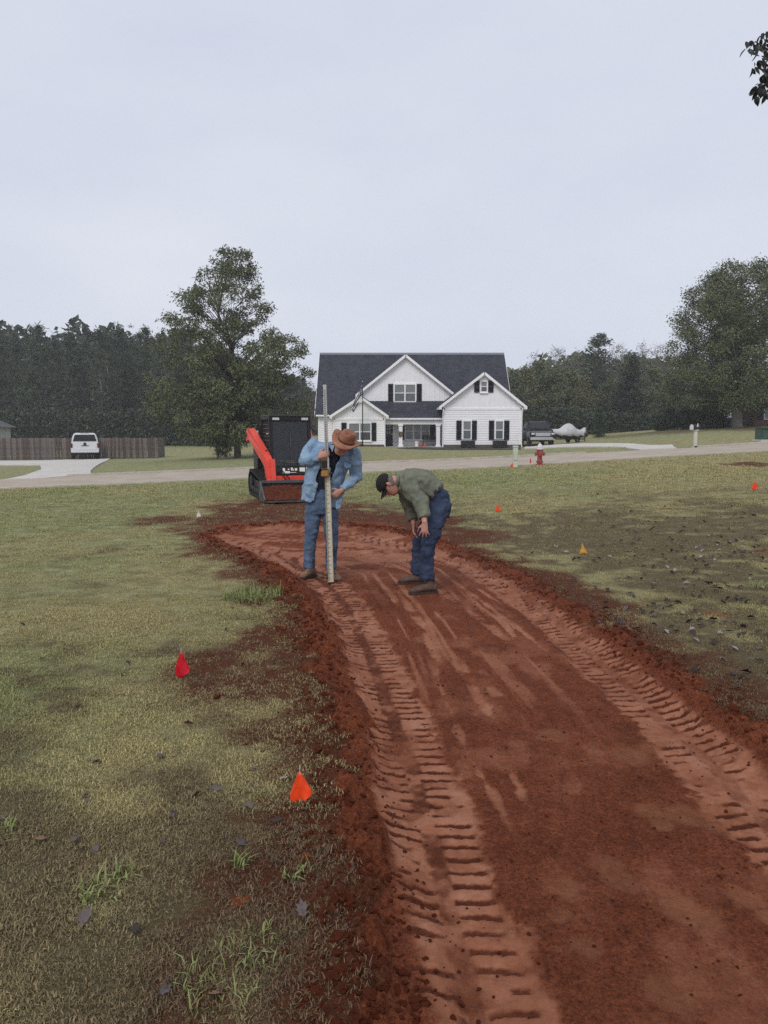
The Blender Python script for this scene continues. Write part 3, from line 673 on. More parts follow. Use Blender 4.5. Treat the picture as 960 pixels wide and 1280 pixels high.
# pumpkins and a white post at the porch edge
M_OR = mat('pumpkin', (.50, .10, .035), .6, .2, 6)
px_ = hx(526, YP-.15)
for i, (dx, r, lb) in enumerate(((0, .17, 'larger orange pumpkin sitting on the porch floor edge'), (.33, .13, 'smaller orange pumpkin right of the larger one on the porch'))):
    t = empty('pumpkin', (px_+dx, YP-.1, zpf+.05), lb, 'pumpkin', 'porch pumpkins'); m = MB(); nseg = 20; prof = [(-.95, .25), (-.75, .7), (-.3, .98), (.2, 1), (.65, .75), (.85, .4), (.78, .12)]
    vs = []; 
    for z_, rr in prof:
        for k in range(nseg):
            a = 2*math.pi*k/nseg; q = r*rr*(1-.09*(k % 2)); vs.append((q*math.cos(a), q*math.sin(a), r*.85*(z_+.95)))
    m.add(vs, [(i2*nseg+k, i2*nseg+(k+1) % nseg, (i2+1)*nseg+(k+1) % nseg, (i2+1)*nseg+k) for i2 in range(len(prof)-1) for k in range(nseg)]+[tuple(range(nseg-1, -1, -1)), tuple((len(prof)-1)*nseg+k for k in range(nseg))])
    m.build('flesh', M_OR, t, smooth=2); MB().tube([(0, 0, r*1.4), (.01, 0, r*1.75), (.04, 0, r*1.9)], [.025, .018, .02], 6).build('stem', mat('stem', (.10, .09, .03), .8), t)
t = MB().lathe((hx(521, YP-.1), YP-.1, zpf+.05), [(.10, 0), (.13, .03), (.15, .36), (.16, .38), (.16, .42), (.14, .42), (.12, .3)], 12).build('pot', M_TRIM, smooth=1); tag(t, 'white plant pot on the porch edge left of the pumpkins', 'pot')
# ------------------------------------------------------------------ flag pole with a black and white flag
fy = 61.3; fx = hx(453.3, fy); fz = hz1(fx, fy)
t = empty('flag_pole', (fx, fy, fz), 'thin dark flag pole in front of the house left gable', 'flag pole')
zt = hzp(478, fy)-fz
MB().lathe((0, 0, 0), [(.045, 0), (.04, zt*.5), (.03, zt)], 8).build('pole', M_DARK, t, smooth=1)
MB().lathe((0, 0, zt), [(.0, 0), (.04, .03), (.055, .07), (.03, .12), (.0, .13)], 8).build('finial', mat('steel', (.5, .5, .5)), t, smooth=1)
MB().lathe((0, 0, 0), [(.10, -.1), (.10, .12), (.05, .16)], 10).build('collar', M_DARK, t, smooth=1)
def flag_cloth(px, Y, nu=26, nv=14):
    """strip between an upper and a lower edge given in pixels"""
    up, lo = px; vs = []
    for i in range(nu):
        s = i/(nu-1)*(len(up)-1); k = min(int(s), len(up)-2); f = s-k
        a = Vector(up[k]).lerp(Vector(up[k+1]), f); b = Vector(lo[k]).lerp(Vector(lo[k+1]), f)
        for j in range(nv):
            q = a.lerp(b, j/(nv-1)); p = P(q.x, q.y, Y-.02-.16*math.sin(i*.55+j*.25)*min(1, i/6)+.06*math.sin(j*.9+i*.2)); vs.append(p)
    return vs, [(i*nv+j, (i+1)*nv+j, (i+1)*nv+j+1, i*nv+j+1) for i in range(nu-1) for j in range(nv-1)]
cols = (mat('flag_white', (.62, .62, .64), .85, .06), mat('flag_black', (.03, .03, .036), .85, .1))
vs, fs = flag_cloth(([(453, 481), (450, 487), (444, 498), (441, 505), (438, 509)], [(453, 503.5), (449, 506), (446, 509), (444, 514), (441.5, 515.5)]), fy)
fm = MB().add(vs, fs); fl = fm.build('flag', cols[0], None, fix=False, smooth=2); tag(fl, 'black and white striped flag hanging limp from the pole before the house', 'flag')
fl.data.materials.append(cols[1]); nv = 14
for i, p_ in enumerate(fl.data.polygons):
    u, j = divmod(i, nv-1); p_.material_index = 1 if (j//1 % 4 in (1, 2) and u > 7) or (u <= 7 and j < 7 and (u*3+j*5) % 7 not in (0, 3)) or u > 22 and j > 8 else 0
sm = fl.modifiers.new('thickness', 'SOLIDIFY'); sm.thickness = .006
# ================================================================== PEOPLE
M_SKIN = mat('skin', (.42, .20, .14), .55, .12, 14, spec=.4, color2=(.52, .27, .20))
M_DENIM = mat('light_denim_shirt', (.150, .245, .37), .85, .2, 7, .5, 160, color2=(.30, .42, .55))
M_NAVY = mat('navy_tee', (.012, .015, .030), .9, .2, 9, .3, 120)
M_JEAN1 = mat('faded_blue_jeans', (.038, .068, .125), .9, .2, 5, .5, 170, color2=(.125, .180, .275))
M_JEAN2 = mat('dark_blue_jeans', (.014, .022, .050), .9, .2, 6, .5, 170, color2=(.046, .066, .120))
M_OLIVE = mat('olive_work_shirt', (.105, .115, .080), .9, .15, 5, .4, 150, color2=(.185, .195, .145))
M_TANB = mat('tan_leather', (.13, .072, .042), .7, .2, 12, .3, 80, color2=(.26, .16, .10))
M_BRNB = mat('brown_leather', (.050, .030, .020), .65, .2, 12, .3, 80, color2=(.125, .078, .055))
M_SOLE = mat('boot_sole', (.055, .032, .022), .9)
M_HAT = mat('brown_leather_hat', (.19, .070, .036), .5, .2, 9, .4, 70, color2=(.40, .175, .105))
M_CAP = mat('dark_cap', (.016, .015, .013), .9, .2, 12, .3, 120)
M_HAIR = mat('grey_hair', (.17, .15, .14), .8, .3, 30, .6, 200)
M_EYE = mat('eye', (.03, .02, .02), .2)
def hand(mb, wrist, d, nrm, thumb_side, curl=.5, spread=.18, s=1.0):
    """palm from the wrist along d, palm facing nrm; thumb leaves the side `thumb_side` (+1/-1 of d x nrm)"""
    d = Vector(d).normalized(); nrm = Vector(nrm); nrm = (nrm-d*nrm.dot(d)).normalized(); sd_ = d.cross(nrm).normalized()*thumb_side
    w_ = Vector(wrist); pts = [w_-d*.02*s, w_+d*.02*s, w_+d*.055*s, w_+d*.09*s]
    mb.tube(pts, [(.026*s, .020*s), (.034*s, .018*s), (.041*s, .016*s), (.038*s, .014*s)], 10, side=sd_)
    for k, (off, ln) in enumerate(((.029, .072), (.010, .080), (-.010, .074), (-.028, .058))):
        b0 = w_+d*(.085-abs(off)*.25)*s+sd_*off*s; dd = (d+sd_*(off/.03)*spread).normalized(); p_ = [b0-d*.015*s, b0]; a = 0
        for q in (.42, .32, .26):
            a += curl*(1+.15*k)*.85; p_.append(p_[-1]+(dd*math.cos(a)+nrm*math.sin(a))*ln*q*s)
        mb.tube(p_, [.0098*s, .0098*s, .0092*s, .0086*s, .0072*s], 7)
    t0 = w_+d*.022*s+sd_*.028*s; td = (d*.55+sd_*.75+nrm*.25).normalized(); t1 = t0+td*.04*s; td2 = (d*.8+sd_*.25+nrm*(.25+.4*curl)).normalized()
    mb.tube([t0-td*.02*s, t0, t1, t1+td2*.03*s, t1+td2*.05*s], [.013*s, .013*s, .0115*s, .0105*s, .008*s], 7)
def head(mb, c, up, fwd, s=1.0):
    """head centred at c; face looks along fwd"""
    up = Vector(up).normalized(); fwd = Vector(fwd); fwd = (fwd-up*fwd.dot(up)).normalized(); sd_ = up.cross(fwd).normalized(); c = Vector(c)
    prof = [(-.125, .030, .035, .050), (-.11, .052, .052, .042), (-.085, .062, .072, .022), (-.05, .070, .086, .008), (0, .075, .094, 0), (.045, .077, .098, -.004), (.085, .066, .084, -.008), (.11, .042, .054, -.010), (.122, .014, .018, -.01)]
    mb.tube([c+up*z*s+fwd*o*s for z, a, b, o in prof], [(a*s, b*s) for z, a, b, o in prof], 16, side=sd_)
    mb.tube([c+up*.03*s+fwd*.088*s, c+up*.0*s+fwd*.104*s, c-up*.022*s+fwd*.116*s, c-up*.034*s+fwd*.094*s], [.009*s, .012*s, .016*s, .010*s], 8)        # nose
    mb.tube([c-up*.062*s+fwd*.086*s-sd_*.024*s, c-up*.060*s+fwd*.096*s, c-up*.062*s+fwd*.086*s+sd_*.024*s], [.006*s, .009*s, .006*s], 6)              # mouth
    mb.tube([c+up*.026*s+fwd*.084*s-sd_*.05*s, c+up*.034*s+fwd*.098*s-sd_*.02*s, c+up*.034*s+fwd*.098*s+sd_*.02*s, c+up*.026*s+fwd*.084*s+sd_*.05*s], [.008*s, .010*s, .010*s, .008*s], 6)  # brow
    for e in (-1, 1):
        mb.tube([c+sd_*e*.074*s-fwd*.008*s-up*.03*s, c+sd_*e*.086*s-fwd*.012*s+up*.0*s, c+sd_*e*.080*s-fwd*.012*s+up*.028*s], [(.012*s, .007*s), (.018*s, .008*s), (.010*s, .006*s)], 8, side=fwd)
    return c, up, fwd, sd_
def eyes(c, up, fwd, sd_, parent, s=1.0):
    for e in (-1, 1):
        q = c+sd_*e*.032*s+fwd*.088*s+up*.012*s
        MB().lathe(q-fwd*.012, [(.0, -.0), (.009, .004), (.011, .010), (.008, .016), (0, .019)], 10, ax=fwd).build('eye', M_EYE, parent, world=True, smooth=2)
def boot(parent, ankle, toe, ground, material, s=1.0):
    a, t = Vector(ankle), Vector(toe); f = (t-a); f.z = 0; L = f.length; f.normalize(); sd_ = Vector((-f.y, f.x, 0))
    a = Vector((a.x, a.y, ground)); m = MB(); h = a-f*.075*s
    pts = [p_-Vector((0, 0, .016)) for p_ in (h-f*.02*s+Vector((0, 0, .055*s)), h+Vector((0, 0, .062*s)), a+Vector((0, 0, .07*s)), a+f*.07*s+Vector((0, 0, .058*s)), a+f*.125*s+Vector((0, 0, .045*s)), a+f*.17*s+Vector((0, 0, .038*s)), a+f*.195*s+Vector((0, 0, .034*s)))]
    m.tube(pts, [(.024*s, .03*s), (.038*s, .042*s), (.043*s, .05*s), (.045*s, .042*s), (.05*s, .033*s), (.042*s, .025*s), (.018*s, .014*s)], 12, side=sd_)
    m.tube([a-f*.015+Vector((0, 0, .05)), a-f*.02+Vector((0, 0, .12)), a-f*.02+Vector((0, 0, .22))], [(.044*s, .055*s), (.045*s, .052*s), (.05*s, .056*s)], 12, side=sd_)
    b = remeshed('boot', m, .009, 3, material, parent, wrinkle=((.004, 22, 5),))
    sl2 = MB(); o = []
    for u, wd in ((-.10, .028), (-.085, .038), (-.03, .042), (.06, .044), (.125, .052), (.17, .044), (.205, .02)): o.append((u*s, wd*s))
    ring = [a+f*u+sd_*wd for u, wd in o]+[a+f*u-sd_*wd for u, wd in reversed(o)]
    sl2.prism([p+Vector((0, 0, -.012)) for p in ring], (0, 0, .024))
    sl2.v = [tuple(Vector(v)-parent.location) for v in sl2.v]; sl2.build('sole', M_SOLE, b)
    return b
def lim(mb, pts, rad, n=14, side=None): return mb.tube(pts, rad, n, side=side)

# ---- the man holding the measuring rod
RODB = G(413.8, 721.5); RY = RODB.y
f1, f2 = G(386, 714), G(417, 716)
root = Vector(((f1.x+f2.x)/2, (f1.y+f2.y)/2, min(f1.z, f2.z)))
man = empty('person', root, 'man in brown leather hat, open light blue shirt and jeans, holding the tall measuring rod', 'person')
Y0 = RY+.17
def J(x, y, dy=0): return P(x, y, Y0+dy)
hipC, waist, chest, neckb = J(402, 628, .06), J(403, 606, .06), J(411, 575, .03), J(423, 559, -.04)
hc = J(429.5, 555, -.19); hup = Vector((.42, -.38, .80)); hfw = Vector((-.42, -.78, -.60))
shL, shR = J(393.5, 556, .06), J(441.5, 566.5, .00)
elL, elR = J(381.5, 578, -.02), J(445, 597, .03)
wrL, wrR = J(399.5, 571, -.17), J(426.5, 613.5, -.16)
b = MB()
H = head(b, hc, hup, hfw, 1.04)
lim(b, [chest, neckb, hc-Vector(H[1])*.08], [.07, .058, .056])
lim(b, [waist, chest], [(.15, .10), (.16, .10)], side=(1, 0, 0))
for sh, el, wr_ in ((shL, elL, wrL), (shR, elR, wrR)):
    lim(b, [chest, sh, el, wr_], [.05, .052, .042, .027])
rodx = lambda y: P(413.8+(y-721.5)*(8.3/251.5), y, RY)
hand(b, wrL, (J(408, 567, -.17)-wrL)+Vector((.0, -.01, 0)), Vector((.15, .9, -.1)), 1, .75, .05, 1.06)
hand(b, wrR, (J(417.5, 620, -.17)-wrR), Vector((-.2, .9, .1)), -1, .6, .10, 1.06)
for hp_, an in ((J(392.5, 634, .05), J(386, 706, .02)), (J(412, 634, .06), J(414.5, 706, .05))): lim(b, [hipC, hp_, hp_.lerp(an, .5), an], [.10, .085, .06, .04])
body = remeshed('body', b, .0085, 2, M_SKIN, man)
eyes(*H, man, 1.04)
# hair fringe under the hat
hm = MB(); c_, u_, w3, s_ = H
hm.tube([c_-u_*.05-w3*.03, c_-u_*.0-w3*.022, c_+u_*.05-w3*.012], [(.078, .085), (.086, .096), (.083, .098)], 14, side=s_); remeshed('hair', hm, .009, 2, M_HAIR, man, wrinkle=((.006, 60, 3),))
# tee
b = MB(); lim(b, [hipC+Vector((0, 0, -.01)), waist, chest, neckb.lerp(chest, .35), neckb], [(.165, .115), (.170, .128), (.185, .128), (.14, .10), (.070, .066)], side=(1, 0, .22))
remeshed('t_shirt', b, .012, 4, M_NAVY, man, wrinkle=((.013, (9, 9, 16), 4),))
# jeans
b = MB()
lim(b, [J(402.5, 611, .06), J(401.5, 622, .06), J(401, 634, .06), J(401, 642, .06)], [(.172, .125), (.180, .132), (.184, .132), (.15, .11)], 18, side=(1, 0, 0))
lim(b, [J(392.5, 632, .05), J(390.5, 652, .03), J(387.8, 676, -.01), J(386.5, 694, .02), J(386.0, 709.5, .02)], [(.096, .110), (.092, .100), (.072, .082), (.066, .074), (.070, .084)], 14, side=(1, 0, 0))
lim(b, [J(411.5, 632, .06), J(413.5, 652, .05), J(414.5, 676, .02), J(414.2, 694, .05), J(414.0, 710.5, .05)], [(.096, .112), (.092, .102), (.074, .084), (.066, .076), (.068, .082)], 14, side=(1, 0, 0))
remeshed('jeans', b, .0105, 4, M_JEAN1, man, wrinkle=((.007, (9, 9, 12), 7), (.011, (8, 8, 27), 8), (.006, (26, 26, 40), 9)))
# boots
boot(man, f1+Vector((.02, .02, 0)), f1+Vector((-.10, -.20, 0)), f1.z+.012, M_TANB, 1.02)
boot(man, f2+Vector((-.02, .03, 0)), f2+Vector((.10, -.18, 0)), f2.z+.012, M_TANB, 1.02)
# open shirt: a shell with a gap down the front
def shell(rings, n=30, th=.016):
    """rings: centre, side radius, depth radius, gap start angle, gap end angle (degrees; 270 = towards the camera), tilt"""
    mb = MB(); V = []
    for (c, ra, rb, g0, g1, tx) in rings:
        for k in range(n):
            a = R(g1+(360-(g1-g0))*k/(n-1)); V.append(Vector(c)+Vector((ra*math.cos(a), rb*math.sin(a), tx*math.cos(a))))
    m_ = len(rings); o = len(V)
    ctr = [Vector(r[0]) for r in rings for _ in range(n)]
    W = [v+(c-v).normalized()*th for v, c in zip(V, ctr)]
    fs = [(i*n+k, i*n+k+1, (i+1)*n+k+1, (i+1)*n+k) for i in range(m_-1) for k in range(n-1)]
    fs += [(o+a, o+d, o+c, o+b2) for a, b2, c, d in fs[:]]
    for i in range(m_-1):
        fs += [(i*n, (i+1)*n, o+(i+1)*n, o+i*n), (i*n+n-1, o+i*n+n-1, o+(i+1)*n+n-1, (i+1)*n+n-1)]
    for k in range(n-1):
        fs += [(k, o+k, o+k+1, k+1), ((m_-1)*n+k, (m_-1)*n+k+1, o+(m_-1)*n+k+1, o+(m_-1)*n+k)]
    return mb.add(V+W, fs)
b = shell([(J(401.5, 630, .06), .225, .175, 243, 305, -.05), (J(402, 620, .06), .222, .172, 245, 303, -.03), (J(403.5, 606, .06), .222, .170, 248, 300, -.02), (J(406.5, 592, .05), .226, .170, 250, 300, -.02), (J(411, 577, .03), .236, .168, 252, 298, -.03),
           (J(415, 567, .01), .235, .155, 252, 298, -.05), (J(418, 561, -.0), .17, .125, 250, 300, -.05), (J(421, 557, -.03), .10, .092, 245, 305, -.03), (J(422.5, 554, -.05), .088, .085, 240, 310, -.02)], th=.022)
lim(b, [J(401, 561, .04), shL, J(385.5, 567.5, .03), elL, elL.lerp(wrL, .30), elL.lerp(wrL, .95)], [.085, .092, .086, .074, .068, .048], 14)
lim(b, [J(433, 565, .02), shR, J(444, 581, .02), elR, elR.lerp(wrR, .35), elR.lerp(wrR, .93)], [.085, .088, .080, .070, .062, .046], 14)
# hem flaps hanging at the front
for pts, off in (([(379, 604), (377.5, 614), (393.5, 628), (398, 604)], -.10), ([(419, 612), (420.5, 637.5), (426, 636), (432, 612)], -.13)):
    q = [J(x, y, off) for x, y in pts]; b.prism(q, (0, .024, 0))
remeshed('shirt', b, .0095, 3, M_DENIM, man, wrinkle=((.010, (10, 10, 12), 14), (.013, (20, 20, 9), 15), (.009, (30, 30, 24), 16)))
# collar and pocket flap
cb = MB(); cb.prism([J(424, 560, -.17), J(437, 563, -.14), J(436, 569, -.17), J(428, 569, -.19)], (0, .015, 0)); cb.prism([J(411.5, 557, -.13), J(418, 556, -.15), J(415.5, 565, -.17)], (0, .015, 0)); cb.build('collar', M_DENIM, man, world=True)
MB().prism([J(430.5, 578, -.155), J(439, 580, -.135), J(438.5, 584, -.14), J(434, 585.5, -.15), J(430, 582.5, -.16)], (0, .018, 0)).build('pocket_flap', M_DENIM, man, world=True)
# hat
def hat(parent, c, up, fwd, s=1.0):
    up = Vector(up).normalized(); fwd = Vector(fwd); fwd = (fwd-up*fwd.dot(up)).normalized(); sd_ = up.cross(fwd).normalized(); n = 36; V = []; rings = []
    prof = [(.00, .0, 0), (.35, .112, .012), (.72, .118, -.006), (.92, .106, 0), (1.0, .001, 0)]
    # brim under, brim top, crown, dent
    def ring(ra, rb, z, curl=0, dent=0, fo=0):
        o = []
        for k in range(n):
            a = 2*math.pi*k/n; x, y = math.cos(a), math.sin(a)
            zz = z+curl*(abs(x)**3)*1.0-curl*.35*(max(0, y)**2)
            if dent: zz -= dent*math.exp(-((x*ra/.03)**2))*(.6+.4*y)
            o.append(c+sd_*(x*ra*s)+fwd*((y*rb+fo)*s)+up*(zz*s))
        return o
    rs = [ring(.080, .094, .0), ring(.155, .175, -.008, .055), ring(.160, .182, .002, .062), ring(.120, .140, .006, .02), ring(.089, .105, .010), ring(.086, .102, .045), ring(.080, .096, .085), ring(.070, .088, .115, 0, .012), ring(.050, .070, .128, 0, .025), ring(.025, .04, .128, 0, .035), ring(.003, .005, .122, 0, .03)]
    m = MB(); m.add([p for r in rs for p in r], [(i*n+k, i*n+(k+1) % n, (i+1)*n+(k+1) % n, (i+1)*n+k) for i in range(len(rs)-1) for k in range(n)]+[tuple((len(rs)-1)*n+k for k in range(n))])
    o = m.build('hat', M_HAT, parent, world=True, smooth=2)
    bd = MB(); r1, r2 = ring(.0905, .1065, .012), ring(.088, .104, .034); bd.add(r1+r2, [(k, (k+1) % n, n+(k+1) % n, n+k) for k in range(n)])
    bd.v = [tuple(Vector(v)-parent.location) for v in bd.v]; bd.build('hat_band', M_BRNB, o, smooth=2)
hat(man, hc+hup.normalized()*.035+Vector((.012, -.0, -.005)), Vector((.36, -.34, .80)), Vector((-.50, -.75, -.45)), 1.07)

# ---- the measuring rod and the receiver clamped on it
M_ROD = mat('rod_cream', (.50, .46, .34), .5, .08, 20, color2=(.60, .56, .44)); M_RODM = mat('rod_mark', (.05, .045, .04), .6); M_ALU = mat('aluminium', (.52, .52, .50), .35, .1, 8, metal=.6)
rod = empty('measuring_rod', RODB, 'tall cream telescoping measuring rod held upright on the clay', 'measuring rod')
tilt = (rodx(470)-rodx(721.5)).normalized(); RL = (rodx(470)-rodx(721.5)).length; rx = Vector((1, 0, 0)); rx = (rx-tilt*rx.dot(tilt)).normalized()
def rpt(h): return RODB+tilt*h
rn = Vector((0, -1, 0)); 
MB().beam(rpt(.0), rpt(1.31), .062, .034, up=(0, 1, 0)).build('lower_section', M_ROD, rod, world=True, bevel=.004)
MB().beam(rpt(1.311), rpt(RL-.02), .040, .024, up=(0, 1, 0)).build('upper_section', M_ALU, rod, world=True, bevel=.003)
MB().beam(rpt(-.0), rpt(.022), .066, .038, up=(0, 1, 0)).build('foot', M_DARK, rod, world=True)
mk = MB()
for k in range(2, 128):
    h = .02+k*.01; 
    if h > 1.30: break
    L_ = .040 if k % 10 == 0 else (.026 if k % 5 == 0 else .014); c_ = rpt(h)+Vector((0, -.0182, 0))-rx*(.028-L_/2); mk.beam(c_-rx*L_/2, c_+rx*L_/2, .0045, .001, up=(0, 1, 0))
for k in range(133, int(RL*100)-6, 2):
    c_ = rpt(.0+k*.01)+Vector((0, -.0142, 0)); mk.beam(c_-rx*.012, c_+rx*.008, .006, .001, up=(0, 1, 0))
mk.build('scale_marks', M_RODM, rod, world=True)['kind'] = 'stuff'
for h in (RL-.06, RL-.10, RL-.14): MB().beam(rpt(h)-rx*.028, rpt(h)-rx*.012, .024, .02, up=(0, 1, 0)).build('lock_button', M_DARK, rod, world=True)
MB().beam(rpt(1.29), rpt(1.33), .072, .042, up=(0, 1, 0)).build('clamp_collar', M_ALU, rod, world=True, bevel=.004)
M_YEL = mat('yellow_plastic', (.36, .185, .05), .45, .1, 8); rc = P(406.8, 583.5, RY-.05)
lr = empty('laser_receiver', rc, 'small dark yellow laser receiver clamped to the rod below his hand', 'laser receiver')
MB().box(rc+Vector((-.005, 0, -.075)), (.085, .07, .07)).build('clamp', M_YEL, lr, world=True, bevel=.01)
MB().box(rc+Vector((-.012, .0, .035)), (.075, .045, .14)).build('housing', mat('brown_plastic', (.13, .085, .045), .5, .2, 8), lr, world=True, bevel=.008)
MB().box(rc+Vector((-.014, -.027, .03)), (.055, .01, .08)).build('display', M_DARK, lr, world=True, bevel=.003)
MB().tube([rc+Vector((.04, 0, -.075)), rc+Vector((.075, 0, -.075))], [.014, .014], 10).build('clamp_screw', M_DARK, lr, world=True)
MB().box(rc+Vector((.034, -.004, .035)), (.018, .04, .12)).build('back_plate', M_ALU, lr, world=True, bevel=.003)

# ---- the man bending down
g1, g2 = G(533, 734), G(517, 722.5)
Yn, Yf = g1.y, g2.y; Ym = (Yn+Yf)/2
root = Vector((g1.x, Ym, min(g1.z, g2.z)))
man2 = empty('person', root, 'man in dark cap and olive shirt bending over with his hands on his knees', 'person')
def K(x, y, Y): return P(x, y, Y)
hipc = K(548, 628, Ym); mid_ = K(530, 605, Ym); upb = K(512, 601, Ym); nk = K(498, 600.5, Ym)
hd2 = K(484.5, 606, Ym); up2 = Vector((-.80, -.05, .36)); fw2 = Vector((-.36, -.06, -.93))
sN, sF = K(510, 604, Ym-.19), K(506, 606, Ym+.19)
eN, eF = K(528, 633, Ym-.30), K(514, 640, Ym+.22)
wN, wF = K(531.0, 654, Yn-.13), K(517.5, 655, Ym+.14)
b = MB(); H2 = head(b, hd2, up2, fw2, 1.04)
lim(b, [mid_, upb, nk, hd2+Vector(fw2)*-.03], [.11, .10, .060, .058])
for sh, el, wr_ in ((sN, eN, wN), (sF, eF, wF)): lim(b, [upb, sh, el, wr_], [.05, .052, .042, .029])
lim(b, [hipc, mid_], [.08, .10])
hand(b, wN, K(530.5, 668, Yn-.135)-wN, Vector((.2, .95, .0)), -1, .16, .55, 1.0)
hand(b, wF, K(517.5, 668, Ym+.11)-wF, Vector((.9, -.25, .0)), -1, .3, .25, 1.08)
for h_, k_, a_ in ((K(549, 632, Ym-.1), K(535, 677, Yn+.02), K(533, 722, Yn)), (K(547, 632, Ym+.1), K(523, 674, Yf), K(521.5, 714, Yf))): lim(b, [hipc, h_, k_, a_], [.07, .07, .052, .040])
remeshed('body', b, .0085, 2, M_SKIN, man2); eyes(*H2, man2, 1.04)
# hair at the back of the neck
hm = MB(); c_, u_, w3, s_ = H2
hm.tube([c_-u_*.075-w3*.045, c_-u_*.03-w3*.03, c_+u_*.03-w3*.02], [(.062, .06), (.080, .078), (.082, .092)], 14, side=s_); remeshed('hair', hm, .009, 2, M_HAIR, man2, wrinkle=((.005, 60, 3),))
# cap with bill
cm = MB(); n = 24; V = []
for z, ra, rb, o in ((.012, .083, .104, 0), (.045, .084, .105, 0), (.08, .076, .094, -.004), (.108, .055, .068, -.008), (.125, .02, .028, -.010)):
    V += [c_+u_*z*1.05+w3*(o+rb*1.04*math.sin(2*math.pi*k/n))+s_*ra*1.04*math.cos(2*math.pi*k/n) for k in range(n)]
cm.add(V, [(i*n+k, i*n+(k+1) % n, (i+1)*n+(k+1) % n, (i+1)*n+k) for i in range(4) for k in range(n)]+[tuple(4*n+k for k in range(n)), tuple(range(n-1, -1, -1))])
cap = cm.build('cap', M_CAP, man2, world=True, smooth=2)
bl = MB(); top, bot = [], []
for i in range(9):
    a = R(200+140*i/8) ; x_ = math.cos(a); ext = .085*(1-abs(x_)**2.2)
    for lst, dz_ in ((top, 0), (bot, -.006)):
        lst.append(c_+s_*.080*x_+w3*(.085*math.sqrt(max(0, 1-x_*x_*.9))+.0)+u_*(.026+dz_-.0)); lst.append(c_+s_*.078*x_+w3*(.09*math.sqrt(max(0, 1-x_*x_*.9))+ext)+u_*(.018+dz_-.018*abs(x_)-.012))
bl.add(top+bot, [(2*i, 2*i+1, 2*i+3, 2*i+2) for i in range(8)]+[(18+2*i, 18+2*i+2, 18+2*i+3, 18+2*i+1) for i in range(8)]+[(2*i+1, 18+2*i+1, 18+2*i+3, 2*i+3) for i in range(8)])
bl.v = [tuple(Vector(v)-man2.location) for v in bl.v]; bl.build('bill', M_CAP, cap, smooth=1)
# jeans
b = MB(); sY = (0, 1, 0)
lim(b, [K(541, 613, Ym), K(546.5, 621, Ym), K(550, 632, Ym), K(548.5, 645, Ym)], [(.165, .105), (.178, .128), (.182, .135), (.15, .11)], 18, side=sY)
lim(b, [K(549, 634, Ym-.09), K(543, 655, (Ym-.10+Yn)/2), K(535.5, 679, Yn+.01), K(533.5, 702, Yn), K(533.2, 725, Yn)], [(.102, .118), (.090, .104), (.072, .082), (.065, .075), (.068, .084)], 14, side=sY)
lim(b, [K(547, 634, Ym+.09), K(536, 655, (Ym+.10+Yf)/2), K(524, 676, Yf), K(522, 697, Yf), K(521.5, 717, Yf)], [(.102, .116), (.088, .100), (.070, .080), (.063, .073), (.066, .082)], 14, side=sY)
remeshed('jeans', b, .0105, 4, M_JEAN2, man2, wrinkle=((.007, (10, 10, 12), 17), (.011, (8, 8, 28), 18), (.007, (26, 26, 42), 19)))
bt = MB(); bt.tube([K(540.0, 611.2, Ym), K(542.5, 615.6, Ym)], [(.176, .116), (.180, .120)], 24, side=sY); bt.build('belt', M_DARK, man2, world=True, smooth=1)
boot(man2, g1+Vector((.02, .0, 0)), g1+Vector((-.2, -.05, 0)), g1.z+.012, M_BRNB, 1.04)
boot(man2, g2+Vector((.03, .0, 0)), g2+Vector((-.2, -.02, 0)), g2.z+.012, M_BRNB, 1.04)
# shirt
b = MB()
lim(b, [K(545, 616, Ym), K(538, 609.5, Ym), K(527, 603.5, Ym), K(515, 600.5, Ym), K(506, 600, Ym), K(499.5, 600, Ym), K(496.5, 600.5, Ym)], [(.185, .118), (.192, .142), (.205, .150), (.205, .140), (.17, .118), (.085, .078), (.070, .068)], 20, side=sY)
lim(b, [K(513, 603, Ym-.13), sN, K(519, 618, Ym-.23), eN, eN.lerp(wN, .35), eN.lerp(wN, .62)], [.098, .100, .092, .080, .070, .056], 14)
lim(b, [K(511, 605, Ym+.13), sF, K(508, 623, Ym+.22), eF, eF.lerp(wF, .35), eF.lerp(wF, .70)], [.098, .098, .088, .078, .068, .054], 14)
lim(b, [K(503, 606, Ym), K(512, 616, Ym), K(525, 622, Ym)], [(.12, .07), (.15, .09), (.14, .09)], 14, side=sY)
remeshed('shirt', b, .0105, 4, M_OLIVE, man2, wrinkle=((.011, (9, 12, 12), 27), (.014, (19, 9, 19), 28), (.008, (30, 22, 30), 29)))
cb = MB(); cb.tube([K(499.5, 600, Ym), K(495.5, 600, Ym)], [(.082, .078), (.088, .085)], 16, side=sY, cap=False); o = cb.build('collar', M_OLIVE, man2, world=True, smooth=2); sm = o.modifiers.new('t', 'SOLIDIFY'); sm.thickness = .01
for e, w_ in ((eN, wN), (eF, wF)): MB().tube([e.lerp(w_, .58), e.lerp(w_, .70)], [.058, .055], 14).build('cuff', M_OLIVE, man2, world=True, smooth=1)
